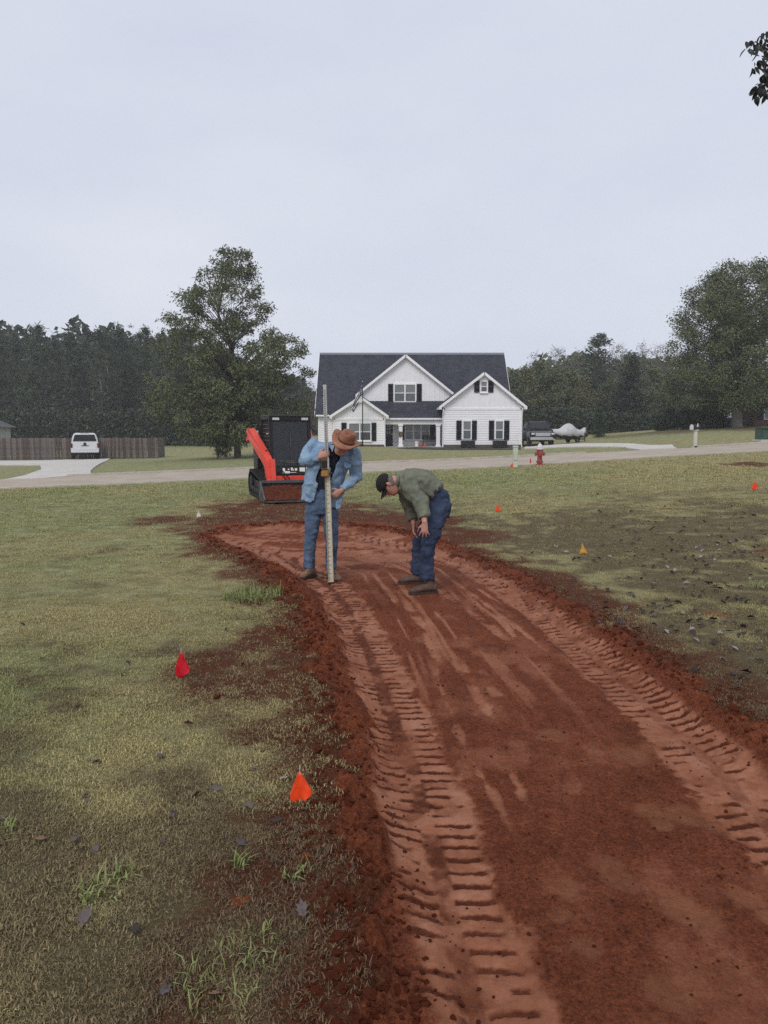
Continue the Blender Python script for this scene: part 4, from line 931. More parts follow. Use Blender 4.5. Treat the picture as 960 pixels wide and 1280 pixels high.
# ================================================================== COMPACT TRACK LOADER
M_RED = mat('red_paint', (.66, .055, .034), .45, .12, 3, color2=(.76, .085, .050)); M_BLK = mat('black_paint', (.014, .014, .016), .45, .2, 6); M_RUB = mat('track_rubber', (.022, .021, .021), .9, .25, 9, .4, 60)
M_CABG = mat('cab_glass', (.006, .007, .011), .08, .2, 1, spec=.35); M_BKT = mat('worn_steel', (.035, .034, .036), .6, .4, 6, .3, 60, color2=(.12, .115, .11)); M_CABD = mat('cab_door_glass', (.10, .11, .14), .03, .05, 1, spec=.4, trans=.9)
M_LAMP = mat('lamp_lens', (.6, .6, .58), .15)
M_DECAL = mat('decal_white', (.70, .69, .62), .5); M_SOIL = mat('loose_clay', (.055, .0145, .008), .95, .3, 12, .8, 40, color2=(.120, .034, .017), spec=.1)
lb = G0(353, 622); LO = Vector((P(358, 622, 19.4).x, 19.4, 0)); LO.z = hz1(LO.x, LO.y)
ctl = empty('track_loader', LO, 'red and black compact track loader with its bucket down on the lawn', 'track loader', rz=R(19)); ctl.scale = (.965, .965, .965)
def lp(mb, n, m, par=None, **k): return mb.build(n, m, par or ctl, **k)
for sx in (-1, 1):
    xc = sx*.645; m = MB(); loop = [(-.98, .30), (-.86, .08), (-.70, .02), (.75, .02), (.95, .10), (1.02, .30), (.96, .50), (.75, .66), (.45, .66), (-.75, .52), (-.93, .45)]
    th = .045; n = len(loop); V = []
    c0 = Vector((0, .32)); 
    for x in (xc-.19, xc+.19):
        for k in range(n):
            y, z = loop[k]; V.append((x, y, z))
        for k in range(n):
            y, z = loop[k]; q = Vector((y, z)); q2 = q+(Vector((y*.93, .32+(z-.32)*.86))-q); V.append((x, q2.x, q2.y))
    fs = []
    for k in range(n):
        j = (k+1) % n; fs += [(k, j, 2*n+j, 2*n+k), (n+k, 3*n+k, 3*n+j, n+j), (k, n+k, n+j, j), (2*n+k, 2*n+j, 3*n+j, 3*n+k)]
    m.add(V, fs); tr = lp(m, 'track', M_RUB)
    lg = MB(); pts = [Vector((0, y, z)) for y, z in loop]+[Vector((0, *loop[0]))]; acc = 0; nxt = 0
    for a, b_ in zip(pts[:-1], pts[1:]):
        L_ = (b_-a).length; d = (b_-a)/L_; nn = Vector((0, -d.z, d.y)); nn = nn if nn.dot(a-Vector((0, 0, .32))) > 0 else -nn
        while nxt < acc+L_:
            p = a+d*(nxt-acc); lg.beam(p+Vector((xc-.185, 0, 0))+nn*.012, p+Vector((xc+.185, 0, 0))+nn*.012, .045, .04, up=nn); nxt += .11
        acc += L_
    lg.build('tread_lugs', M_RUB, tr)['kind'] = 'stuff'
    for y, z, r in ((-.80, .27, .20), (.82, .33, .24), (-.35, .15, .11), (-.08, .15, .11), (.2, .15, .11), (.48, .15, .11)):
        MB().lathe((xc-.17*1, y, z), [(r*.4, 0), (r, .01), (r, .33), (r*.4, .34)], 16, ax=(1, 0, 0)).build('track_wheel', M_BLK, ctl, smooth=1)
    MB().prism([(xc-.10, -.75, .18), (xc-.10, .75, .18), (xc-.10, .72, .42), (xc-.10, -.72, .40)], (.2, 0, 0)).build('track_frame', M_BLK, ctl)
m = MB(); m.prism([(-.43, -.85, .26), (-.43, 1.1, .26), (-.43, 1.25, .6), (-.43, 1.25, 1.0), (-.43, -.5, .95), (-.43, -.85, .5)], (.86, 0, 0)); lp(m, 'chassis', M_BLK, bevel=.02)
m = MB(); m.prism([(-.62, .62, .95), (-.62, 1.38, .75), (-.62, 1.40, 1.25), (-.62, 1.10, 1.42), (-.62, .62, 1.42)], (1.24, 0, 0)); lp(m, 'engine_hood', M_RED, bevel=.04)
for sx in (-1, 1):
    a = .505*sx
    m = MB(); m.prism([(a, .55, .72), (a, 1.2, .60), (a, 1.25, 1.35), (a, .95, 1.85), (a, .72, 1.85), (a, .60, 1.4)], (.14*sx, 0, 0)); lp(m, 'rear_tower', M_BLK, bevel=.015)
# cab
cabf = MB(); X = .49; pf = [(-.62, .85), (-.60, 1.55), (-.55, 2.04)]; 
for sx in (-1, 1):
    cabf.beam((sx*X, -.62, .62), (sx*X, -.52, 2.02), .09, .09, up=(0, 1, 0)); cabf.beam((sx*X, .62, .9), (sx*X, .58, 2.02), .09, .09, up=(0, 1, 0))
    cabf.beam((sx*X, -.52, 2.02), (sx*X, .58, 2.02), .09, .08); cabf.beam((sx*X, -.62, .80), (sx*X, .62, .95), .07, .10)
cabf.beam((-.53, -.545, 2.0), (.53, -.545, 2.0), .09, .13); cabf.beam((-.49, .58, 2.0), (.49, .58, 2.0), .08, .08)
lp(cabf, 'cab_frame', M_BLK, bevel=.012)
lp(MB().bx(-.55, .55, -.62, .66, 2.055, 2.10), 'cab_roof', mat('grey_roof', (.075, .078, .085), .5, .2, 5), bevel=.02)
m = MB(); m.add([(-.45, -.628, .80), (.45, -.628, .80), (.45, -.545, 1.94), (-.45, -.545, 1.94), (-.45, -.612, .80), (.45, -.612, .80), (.45, -.529, 1.94), (-.45, -.529, 1.94)], [(0, 1, 2, 3), (7, 6, 5, 4), (0, 4, 5, 1), (2, 6, 7, 3), (0, 3, 7, 4), (1, 5, 6, 2)]); lp(m, 'cab_door', M_CABD)
for sx in (-1, 1):
    g = MB()
    for k in range(9):
        z = 1.02+k*.105; g.beam((sx*.495, -.52, z), (sx*.495, .55, z), .012, .02)
    for k in range(7): g.beam((sx*.492, -.5+k*.17, .95), (sx*.492, -.48+k*.165, 1.98), .012, .012)
    lp(g, 'side_grille', M_BKT)['kind'] = 'stuff'
    lp(MB().bx(sx*.47-.005, sx*.47+.005, -.53, .55, .95, 1.96), 'side_window', M_CABG)
m = MB(); m.bx(-.22, .22, -.1, .35, 1.02, 1.16); m.bx(-.22, .22, .3, .42, 1.1, 1.75); lp(m, 'seat', mat('grey_seat', (.16, .16, .18), .8), bevel=.03)
lp(MB().bx(-.45, .45, .54, .56, .9, 1.98), 'rear_panel', M_BLK)
for sx in (-1, 1): m = MB(); m.bx(sx*.33-.09, sx*.33+.09, -.35, .3, 1.0, 1.28); m.tube([(sx*.33, -.3, 1.28), (sx*.32, -.36, 1.46)], .03, 8); lp(m, 'control_console', mat('console_grey', (.07, .07, .075), .7))
m = MB(); m.bx(-.3, .3, -.645, -.63, .92, .95); m.beam((-.0, -.655, .85), (.0, -.59, 1.6), .016, .016, up=(0, 1, 0)); lp(m, 'wiper', M_BKT)
m = MB(); m.tube([(-.18, -.665, .85), (-.15, -.69, .89), (.15, -.69, .89), (.18, -.665, .85)], .014, 6); lp(m, 'grab_bar', M_BKT)
for sx in (-1, 1): lp(MB().bx(sx*.37-.085, sx*.37+.085, -.615, -.592, 1.965, 2.025), 'headlight', M_LAMP)
# front panel with white lettering blocks
m = MB(); m.prism([(-.5, -.66, .60), (-.5, -.86, .60), (-.5, -.82, .80), (-.5, -.66, .82)], (1.0, 0, 0)); lp(m, 'front_panel', M_BLK, bevel=.01)
d = MB(); fy = lambda z: -.868+.2*(z-.60)
def dq(x0, x1, z0, z1): d.add([(x0, fy(z0), z0), (x1, fy(z0), z0), (x1, fy(z1), z1), (x0, fy(z1), z1)], [(0, 1, 2, 3)])
for x0, x1, z0, z1 in ((-.26, -.20, .635, .765), (-.20, -.08, .635, .69), (-.13, -.09, .72, .75), (-.05, .0, .705, .775), (-.01, .02, .70, .74), (.05, .11, .70, .76), (.17, .31, .675, .775), (.34, .42, .72, .775), (-.07, .08, .65, .662)): dq(x0, x1, z0, z1)
lp(d, 'decal', M_DECAL, fix=False)
# arms
for sx in (-1, 1):
    x = sx*.76
    m = MB(); pr = [(1.14, 1.40), (1.20, 1.62), (1.02, 1.76), (.72, 1.76), (-.62, 1.10), (-.84, .96), (-1.02, .42), (-1.02, .26), (-.90, .24), (-.84, .34), (-.66, .78), (-.50, .88), (.70, 1.46)]
    m.prism([(x-.09, y, z) for y, z in pr], (.18, 0, 0)); m.v = [(vx-sx*.17*float(sstep(.6, -.9, vy)), vy, vz) for vx, vy, vz in m.v]; lp(m, 'lift_arm', M_RED, bevel=.012)
    m = MB(); m.tube([(x-sx*.17, .75, .95), (x-sx*.17, .0, 1.10)], [.055, .055], 10); m.tube([(x-sx*.17, .0, 1.10), (x-sx*.17, -.45, 1.19)], [.03, .03], 10); lp(m, 'lift_cylinder', M_BLK, smooth=1)
    m = MB(); m.prism([(sx*.52-.06, -.66, .98), (sx*.52-.06, -.90, 1.0), (sx*.52-.06, -1.06, .46), (sx*.52-.06, -.92, .40), (sx*.52-.06, -.74, .66)], (.12, 0, 0)); lp(m, 'tilt_link', M_RED, bevel=.012)
    m = MB(); m.tube([(sx*.52, -.80, .9), (sx*.52, -1.0, .45)], [.04, .035], 10); lp(m, 'tilt_cylinder', M_BKT, smooth=1)
    m = MB(); m.lathe((x-.105, 1.02, 1.58), [(.06, 0), (.06, .21)], 12, ax=(1, 0, 0)); lp(m, 'pivot_pin', M_BLK, smooth=1)
for sx in (-1, 1):
    m = MB(); m.tube([(sx*.60, .5, 1.30), (sx*.60, -.2, 1.12), (sx*.62, -.70, .98), (sx*.60, -.92, .60)], .018, 6); lp(m, 'hydraulic_hose', M_RUB, smooth=1)
m = MB(); m.tube([(-.38, -.70, .60), (-.30, -.95, .72), (-.12, -1.02, .50)], .016, 6); m.tube([(-.44, -.70, .58), (-.36, -.97, .68), (-.2, -1.03, .48)], .016, 6); lp(m, 'hydraulic_hose', M_RUB, smooth=1)
m = MB(); m.bx(-.68, .68, -.98, -.86, .46, .58); lp(m, 'cross_tube', M_RED, bevel=.015)
m = MB(); m.prism([(-.66, -1.00, .14), (-.66, -1.10, .14), (-.66, -1.10, .42), (-.66, -1.04, .44)], (1.32, 0, 0)); lp(m, 'attach_plate', M_BLK)
m = MB(); m.box((-.66, .66, 1.62), (.10, .12, .16)); m.tube([(-.56, -.56, 1.62), (-.60, -.6, 1.62)], .015, 6); lp(m, 'mirror', M_DECAL)
# bucket
m = MB(); bw = .89
m.prism([(-bw+.03, y, z) for y, z in ((-1.11, .02), (-1.11, .40), (-1.16, .44), (-1.135, .38), (-1.14, .06), (-1.25, .035), (-1.76, .03), (-1.76, .01))], (2*bw-.06, 0, 0)); bk = lp(m, 'bucket', M_BKT)
for sx in (-1, 1):
    m = MB(); m.prism([(sx*bw-.02, y, z) for y, z in ((-1.11, .0), (-1.11, .46), (-1.22, .47), (-1.82, .06), (-1.80, .0))], (.04, 0, 0)); m.build('side_plate', M_BKT, bk)
MB().bx(-bw, bw, -1.24, -1.105, .425, .485).build('top_lip', mat('lip_steel', (.05, .055, .06), .45, .3, 5, color2=(.12, .125, .13)), bk)
MB().bx(-bw+.02, bw-.02, -1.90, -1.74, .004, .028).build('cutting_edge', M_BKT, bk)
# soil in the bucket
nx2, ny2 = 60, 26; gx, gy = np.meshgrid(np.linspace(-.855, .855, nx2), np.linspace(-1.78, -1.15, ny2)); h = .05+.30*sstep(-1.85, -1.30, gy)+.09*(fbm(gx*4, gy*4, 5)-.5)+.07*(fbm(gx*14, gy*14, 6)-.5)
V = np.c_[gx.ravel(), gy.ravel(), h.ravel()]; B = V.copy(); B[:, 2] = .032; I2 = np.arange(nx2*ny2).reshape(ny2, nx2)
q = np.stack([I2[:-1, :-1], I2[:-1, 1:], I2[1:, 1:], I2[1:, :-1]], -1).reshape(-1, 4); o = nx2*ny2
ed = np.r_[I2[0], I2[1:, -1], I2[-1, -2::-1], I2[-2:0:-1, 0]]; sq = np.stack([np.roll(ed, -1), ed, ed+o, np.roll(ed, -1)+o], -1)
hm = np_mesh('soil_heap', np.r_[V, B], np.r_[q, q[:, ::-1]+o, sq], True); oo = link('soil_heap', hm, M_SOIL); oo.location = ctl.location; oo.rotation_euler = ctl.rotation_euler; oo.scale = ctl.scale
tag(oo, 'heap of loose red clay filling the loader bucket', 'soil', kind='stuff')

# ================================================================== PICKUP TRUCKS
M_TYRE = mat('tyre', (.016, .016, .016), .9); M_RIM = mat('rim', (.30, .30, .31), .35, metal=.7); M_CHR = mat('chrome', (.62, .62, .64), .18, .05, 4, metal=.9); M_TAIL = mat('tail_lamp', (.09, .012, .012), .3); M_UNDER = mat('underbody', (.012, .012, .012), .9)
def wheel(par, x, y, r, w_, sx):
    m = MB(); m.lathe((x-w_/2, y, r), [(r*.62, 0), (r*.92, 0), (r, .03), (r, w_-.03), (r*.92, w_), (r*.62, w_)], 22, ax=(1, 0, 0)); wh = m.build('wheel', M_TYRE, par, smooth=1)
    m = MB(); xo = x+sx*(w_/2-.02); m.lathe((xo, y, r), [(r*.60, -.05*1), (r*.63, .0), (r*.40, .012), (r*.18, .025), (0, .028)], 18, ax=(sx, 0, 0)); m.build('rim', M_RIM, wh, smooth=1)
def sections(mb, secs):
    """secs: (y, [(x, z), ...]) half outlines from the bottom centre to the top centre"""
    V = []; n = len(secs[0][1])
    for y, pr in secs: V += [(x, y, z) for x, z in pr]+[(-x, y, z) for x, z in reversed(pr)]
    k = 2*n; fs = [(i*k+j, i*k+(j+1) % k, (i+1)*k+(j+1) % k, (i+1)*k+j) for i in range(len(secs)-1) for j in range(k)]
    fs += [tuple(range(k-1, -1, -1)), tuple((len(secs)-1)*k+j for j in range(k))]; return mb.add(V, fs)
def pickup(loc, rz_, paint, label, topper):
    """rear at -y, nose at +y, origin on the ground under the middle"""
    t = empty('pickup_truck', loc, label, 'pickup truck', rz=rz_)
    def low(w_, zt, z0=.48): return [(w_*.90, z0), (w_*.97, z0+.10), (w_, z0+.38), (w_*.985, zt-.10), (w_*.94, zt)]
    m = MB(); sections(m, [(-2.72, low(.97, 1.20)), (-2.64, low(1.0, 1.24)), (-1.0, low(1.0, 1.24)), (1.2, low(1.0, 1.20)), (2.3, low(.99, 1.16)), (2.70, low(.95, 1.08)), (2.80, low(.86, 1.0))]); m.build('body', paint, t, bevel=.03, smooth=1)
    cab = lambda y, zt, wt: (y, [(.94, 1.18), (.93, 1.24), ((.93+wt)/2+.03, (1.24+zt)/2), (wt, zt-.06), (wt-.10, zt)])
    m = MB(); sections(m, [cab(-.78, 1.82, .74), cab(-.70, 1.90, .76), cab(.55, 1.92, .76), cab(.75, 1.86, .74), cab(1.55, 1.30, .80)]); m.build('cab', paint, t, bevel=.02, smooth=1)
    m = MB(); m.add([(-.70, .745+.005, 1.86), (.70, .75, 1.86), (.80, 1.53, 1.32), (-.80, 1.53, 1.32)], [(0, 1, 2, 3)]); m.v = [(x, y+.03, z+.03) for x, y, z in m.v]; o = m.build('windshield', M_CABG, t, fix=False); o.modifiers.new('t', 'SOLIDIFY').thickness = .012
    for sx in (-1, 1):
        for y0, y1 in ((-.62, -.05), (.02, .68)):
            m = MB(); m.add([(sx*.955, y0, 1.27), (sx*.955, y1+.25*(y1 > .5), 1.27), (sx*.80, y1-.05, 1.82), (sx*.80, y0+.04, 1.82)], [(0, 1, 2, 3)]); o = m.build('side_window', M_CABG, t, fix=False); o.modifiers.new('t', 'SOLIDIFY').thickness = .012
        MB().box((sx*1.08, .85, 1.32), (.20, .10, .20)).build('mirror', M_BLK, t, bevel=.03)
        MB().box((sx*.93, -2.70, 1.02), (.15, .10, .34)).build('tail_light', M_TAIL, t, bevel=.02)
        MB().box((sx*.76, 2.76, .93), (.28, .10, .16)).build('headlight', M_LAMP, t, bevel=.03)
        for y in (-1.72, 1.72):
            wheel(t, sx*.85, y, .39, .26, sx)
            m = MB(); m.lathe((sx*.90-.0, y, .42), [(.47, -.08), (.47, .085)], 22, ax=(sx, 0, 0)); m.build('wheel_well', M_UNDER, t, smooth=1)
    MB().bx(-.85, .85, -2.4, 2.5, .33, .55).build('chassis', M_UNDER, t)
    MB().bx(-.80, .80, -2.735, -2.70, .68, 1.20).build('tailgate', paint, t, bevel=.015)
    MB().bx(-.26, .26, -2.755, -2.735, .98, 1.03).build('tailgate_handle', M_BLK, t)
    MB().bx(-.97, .97, -2.90, -2.72, .50, .67).build('rear_bumper', M_CHR if not topper else paint, t, bevel=.03)
    MB().bx(-.15, .15, -2.912, -2.90, .54, .65).build('number_plate', M_DECAL, t)
    MB().bx(-.98, .98, 2.74, 2.90, .46, .68).build('front_bumper', M_CHR, t, bevel=.04)
    MB().bx(-.60, .60, 2.72, 2.815, .74, 1.02).build('grille', M_CHR if not topper else M_BLK, t, bevel=.02)
    if topper:
        tp = lambda y, zt, wt, wb=.93: (y, [(wb, 1.21), (wb, 1.26), ((wb+wt)/2+.03, (1.26+zt)/2), (wt, zt-.07), (wt-.12, zt)])
        m = MB(); sections(m, [tp(-2.66, 1.86, .74), tp(-2.58, 1.93, .77), tp(-.84, 1.96, .77), tp(-.80, 1.93, .74)]); m.build('topper', paint, t, bevel=.02, smooth=1)
        m = MB(); m.add([(-.82, -2.69, 1.34), (.82, -2.69, 1.34), (.68, -2.675, 1.82), (-.68, -2.675, 1.82)], [(0, 1, 2, 3)]); o = m.build('rear_window', M_CABG, t, fix=False); o.modifiers.new('t', 'SOLIDIFY').thickness = .012
        MB().lathe((0, -2.735, 1.13), [(.0, .03), (.08, .03), (.12, .0)], 16, ax=(0, -1, 0)).build('badge', mat('badge_dark', (.03, .035, .06), .3), t)
        MB().bx(-.35, .35, -2.62, -2.4, 1.955, 1.975).build('roof_lamp', M_TAIL, t)
    else:
        m = MB(); m.bx(-.82, .82, -2.55, -.85, 1.225, 1.262); m.build('bed_cover', M_BLK, t, bevel=.01)
        m = MB(); m.add([(-.62, -.79, 1.34), (.62, -.79, 1.34), (.56, -.77, 1.76), (-.56, -.77, 1.76)], [(0, 1, 2, 3)]); m.v = [(x, y-.02, z) for x, y, z in m.v]; o = m.build('rear_window', M_CABG, t, fix=False); o.modifiers.new('t', 'SOLIDIFY').thickness = .012
    return t
wp = P(105.5, 575, 57.5); pickup((wp.x-.85, wp.y+2.5, hz1(wp.x, wp.y)+.07), R(20.5), mat('white_paint', (.66, .66, .68), .3, .04, 2), 'white pickup truck with a topper parked facing the wooden fence', True)
dp = P(667.5, 557, 58.0); pickup((12.38, 62.9, hz1(12.4, 61)+.06), R(180), mat('black_car_paint', (.008, .008, .014), .28, .1, 2, spec=.5), 'dark pickup truck with chrome bumper parked beside the white house', False)
# ---- boat on trailer under a silver cover
bp = P(711, 556, 61); bz = hz1(bp.x, bp.y)+.05
tr = empty('boat_trailer', (bp.x, bp.y, bz), 'dark trailer standing under the covered boat on the drive', 'trailer', rz=R(-66)); tr.scale = (.62, .60, .62)
m = MB(); 
for sx in (-1, 1): m.beam((sx*.75, 2.0, .50), (sx*.75, -2.2, .50), .08, .12); m.beam((sx*.75, -2.2, .50), (0, -3.4, .50), .08, .10)
for y in (-1.8, -.4, .8, 1.9): m.beam((-.75, y, .48), (.75, y, .48), .08, .1)
m.build('frame', M_BLK, tr)
for sx in (-1, 1):
    wheel(tr, sx*.95, .6, .33, .2, sx)
    MB().prism([(sx*.95-.13, .6+.42*math.cos(a), .36+.42*math.sin(a)) for a in [math.pi*k/8 for k in range(9)]]+[(sx*.95-.13, .6+.38*math.cos(a), .36+.38*math.sin(a)) for a in [math.pi*(8-k)/8 for k in range(9)]], (.26, 0, 0)).build('mudguard', M_BLK, tr)
MB().tube([(0, -3.0, .5), (0, -3.0, .0)], .05, 8).build('jack_stand', M_BLK, tr); MB().lathe((.5, -2.7, .78), [(.17, 0), (.26, .02), (.26, .16), (.17, .18)], 16, ax=(1, 0, 0)).build('spare_wheel', M_TYRE, tr, smooth=1)
bt = empty('boat', (bp.x, bp.y, bz+.30), 'small motor boat under a wrinkled silver grey cover on a trailer', 'boat', rz=R(-66)); bt.scale = (.62, .54, .78)
m = MB(); sections(m, [(2.6, [(.70, .20), (.90, .32), (.98, .55), (.98, .62), (.60, .64)]), (.0, [(.55, .06), (.88, .25), (1.0, .52), (1.0, .62), (.6, .64)]), (-1.6, [(.25, .08), (.60, .30), (.82, .58), (.84, .68), (.5, .70)]), (-2.6, [(.04, .34), (.20, .50), (.36, .70), (.38, .78), (.2, .80)]), (-2.95, [(.01, .60), (.04, .66), (.08, .74), (.08, .82), (.04, .84)])])
m.build('hull', mat('hull_dark', (.045, .045, .05), .35, .2, 2), bt, smooth=1)
nx2, ny2 = 22, 46; V = []
for j in range(ny2):
    y = -3.0+5.75*j/(ny2-1); hw = 1.05*min(1, max(.06, (y+3.08)/1.9))**.62
    hw *= 1-.62*float(sstep(1.7, 2.7, y)); ridge = .25+.72*math.exp(-((y+.2)/1.15)**2)+.30*math.exp(-((y-2.7)/.5)**2)
    for i in range(nx2):
        u = -1+2*i/(nx2-1); e = abs(u); z = .62+.16*max(0, -y-1)/2+ridge*(1-e**1.6)-.30*sstep(.86, 1, e)
        V.append((hw*math.sin(u*1.5)/math.sin(1.5)*1.0, y, float(z)+.07*(fbm([u*3], [y*2.5], 4)[0]-.5)+.05*math.sin(y*5+u*2)*(.3+.7*e)))
V = np.array(V); I2 = np.arange(nx2*ny2).reshape(ny2, nx2); q = np.stack([I2[:-1, :-1], I2[:-1, 1:], I2[1:, 1:], I2[1:, :-1]], -1).reshape(-1, 4)
o = link('boat_cover', np_mesh('boat_cover', V, q, True), mat('silver_cover', (.42, .42, .44), .6, .1, 3, .3, 20, color2=(.56, .56, .58)), bt); o.modifiers.new('t', 'SOLIDIFY').thickness = .01
m = MB(); m.prism([(-.16, 2.62, .5), (-.16, 2.95, .55), (-.16, 2.98, 1.15), (-.16, 2.70, 1.20)], (.32, 0, 0)); m.prism([(-.08, 2.75, .5), (-.08, 2.95, .5), (-.08, 2.92, -.3), (-.08, 2.78, -.3)], (.16, 0, 0)); m.build('outboard_motor', mat('silver_cover2', (.40, .40, .42), .6, .1), bt, bevel=.03)
# ================================================================== STREET FURNITURE
M_HYD = mat('hydrant_red', (.26, .048, .040), .6, .2, 9, .3, 40, color2=(.37, .085, .070)); M_SILV = mat('hydrant_silver', (.60, .60, .60), .45, .1, 9)
hg = P(674.5, 580.5, near_Y(676)-.5); hg.z = hz1(hg.x, hg.y); s = .80/.78
hy = empty('fire_hydrant', hg, 'red fire hydrant with a silver bonnet beside the road', 'fire hydrant'); hy.scale = (.82, .82, 1.08)
MB().lathe((0, 0, 0), [(.17, -.05), (.17, .03), (.12, .04), (.115, .09), (.155, .10), (.155, .135), (.11, .145), (.105, .44), (.13, .46), (.145, .48), (.145, .52), (.12, .53)], 20).build('barrel', M_HYD, hy, smooth=1)
MB().lathe((0, 0, .531), [(.15, 0), (.15, .03), (.125, .04), (.118, .10), (.09, .15), (.05, .18), (.03, .185), (.03, .225), (.0, .23)], 20).build('bonnet', M_SILV, hy, smooth=1)
for ax, r in (((1, 0, 0), .055), ((-1, 0, 0), .055), ((0, -1, 0), .072)): MB().lathe(Vector(ax)*.10+Vector((0, 0, .39)), [(r, 0), (r, .06), (r+.018, .062), (r+.018, .10), (r*.5, .115), (.02, .118), (.02, .15), (0, .15)], 14, ax=ax).build('nozzle_cap', M_HYD, hy, smooth=1)
for k in range(8): a = k*math.pi/4; MB().lathe((.135*math.cos(a), .135*math.sin(a), .136), [(.014, 0), (.014, .02), (0, .022)], 6).build('flange_bolt', M_HYD, hy)
pg = P(644, 580, near_Y(644)-.55); pg.z = hz1(pg.x, pg.y); M_PED = mat('pale_green_plastic', (.52, .56, .47), .6, .08, 3)
pd = empty('utility_pedestal', pg, 'pale green square utility pedestal post left of the fire hydrant', 'utility post')
MB().box((0, 0, .34), (.165, .165, .70)).build('case', M_PED, pd, bevel=.012); MB().box((0, 0, .725), (.19, .19, .07)).build('cap', M_PED, pd, bevel=.015); MB().box((.0, -.10, .40), (.12, .012, .30)).build('access_plate', M_PED, pd, bevel=.004)
mg = P(868.5, 557.5, far_Y(868)+.75); mg.z = hz1(mg.x, mg.y); M_POST = mat('cream_post', (.55, .53, .45), .6, .05, 3)
mb_ = empty('mailbox', mg, 'black mailbox on a cream post across the road under the big tree', 'mailbox')
MB().bx(-.075, .075, -.075, .075, -.2, .80).build('post', M_POST, mb_, bevel=.008); MB().box((0, 0, .82), (.24, .24, .05)).build('post_cap', M_POST, mb_, bevel=.01); MB().box((0, 0, .02), (.22, .22, .08)).build('post_base', M_POST, mb_, bevel=.01)
pr = [(-.10, 0), (.10, 0), (.10, .14)]+[(.10*math.cos(a), .14+.10*math.sin(a)) for a in [math.pi*k/8 for k in range(1, 8)]]+[(-.10, .14)]
rot = Matrix.Rotation(R(-62), 3, 'Z')
m = MB(); m.prism([rot@Vector((x, -.26, z+.85)) for x, z in pr], rot@Vector((0, .52, 0))); m.build('box', M_BLK, mb_); m = MB(); m.prism([rot@Vector((x*1.04, -.275, z*1.02+.848)) for x, z in pr], rot@Vector((0, .014, 0))); m.build('door', M_SILV, mb_)
m = MB(); m.prism([rot@Vector((.105, -.05, .98)), rot@Vector((.105, .05, .98)), rot@Vector((.105, .05, 1.14)), rot@Vector((.105, -.0, 1.14))], rot@Vector((.012, 0, 0))); m.build('signal_flag', M_SILV, mb_)
tg = P(960, 552, far_Y(960)+2.2); tg.z = hz1(tg.x, tg.y)
tx = empty('transformer_box', tg, 'green pad mounted transformer box at the right edge beyond the road', 'transformer'); M_TGR = mat('transformer_green', (.045, .085, .060), .5, .12, 3)
MB().box((0, 0, -.02), (1.15, .95, .16)).build('pad', M_CONC, tx); MB().box((0, .05, .33), (.96, .76, .54)).build('tank', M_TGR, tx, bevel=.02); MB().box((0, -.03, .625), (1.0, .84, .05)).build('lid', M_TGR, tx, bevel=.015)
for x in (-.24, .24): MB().box((x, -.345, .33), (.45, .03, .48)).build('door', M_TGR, tx, bevel=.008)
MB().box((.03, -.37, .36), (.05, .03, .10)).build('latch', M_DARK, tx)
# ================================================================== FENCE
M_WOOD = mat('weathered_wood', (.080, .066, .060), .95, .3, 3, .5, 30, color2=(.170, .142, .130))
M_WOODS = [M_WOOD, mat('weathered_wood_grey', (.11, .090, .082), .95, .3, 3, .5, 30, color2=(.20, .165, .15)), mat('weathered_wood_dark', (.052, .038, .035), .95, .3, 3, .5, 30, color2=(.12, .09, .08))]
FY = 59.6; fa, fb = P(-22, 560, FY).x, P(196.5, 560, FY).x; ftop = P(100, 547.3, FY).z
fc = empty('wooden_fence', ((fa+fb)/2, FY, hz1((fa+fb)/2, FY)), 'long weathered wooden picket fence behind the white pickup', 'fence'); x = fa; pkm = []
for mm in M_WOODS:
    for var in range(3):
        q = MB(); h = 1.95; wd = .138; q.prism([(-wd/2, 0, -h), (wd/2, 0, -h), (wd/2, 0, -.035), (wd/2-.03, 0, 0), (-wd/2+.03, 0, 0), (-wd/2, 0, -.035)], (0, .018+.003*var, 0)); m_ = q.mesh('picket'); m_.materials.append(mm); pkm.append(m_)
while x < fb:
    o = bpy.data.objects.new('picket', random.choice(pkm)); COL.objects.link(o); o.parent = fc
    o.location = (x-fc.location.x, random.uniform(-.012, .006), ftop+random.uniform(-.025, .025)-fc.location.z); o.rotation_euler = (0, random.gauss(0, .008), 0); x += .149
for z in (.3, .95, 1.6): MB().bx(fa, fb, FY+.025, FY+.065, ftop-1.9+z, ftop-1.81+z).build('rail', M_WOOD, fc, world=True)
x = fa+.3
while x < fb: MB().bx(x, x+.1, FY+.066, FY+.16, ftop-2.1, ftop-.02).build('post', M_WOOD, fc, world=True); x += 2.4
o = MB().bx(fb-.02, fb+.06, FY-.02, FY+1.8, ftop-1.95, ftop); o.build('end_panel', M_WOOD, fc, world=True)
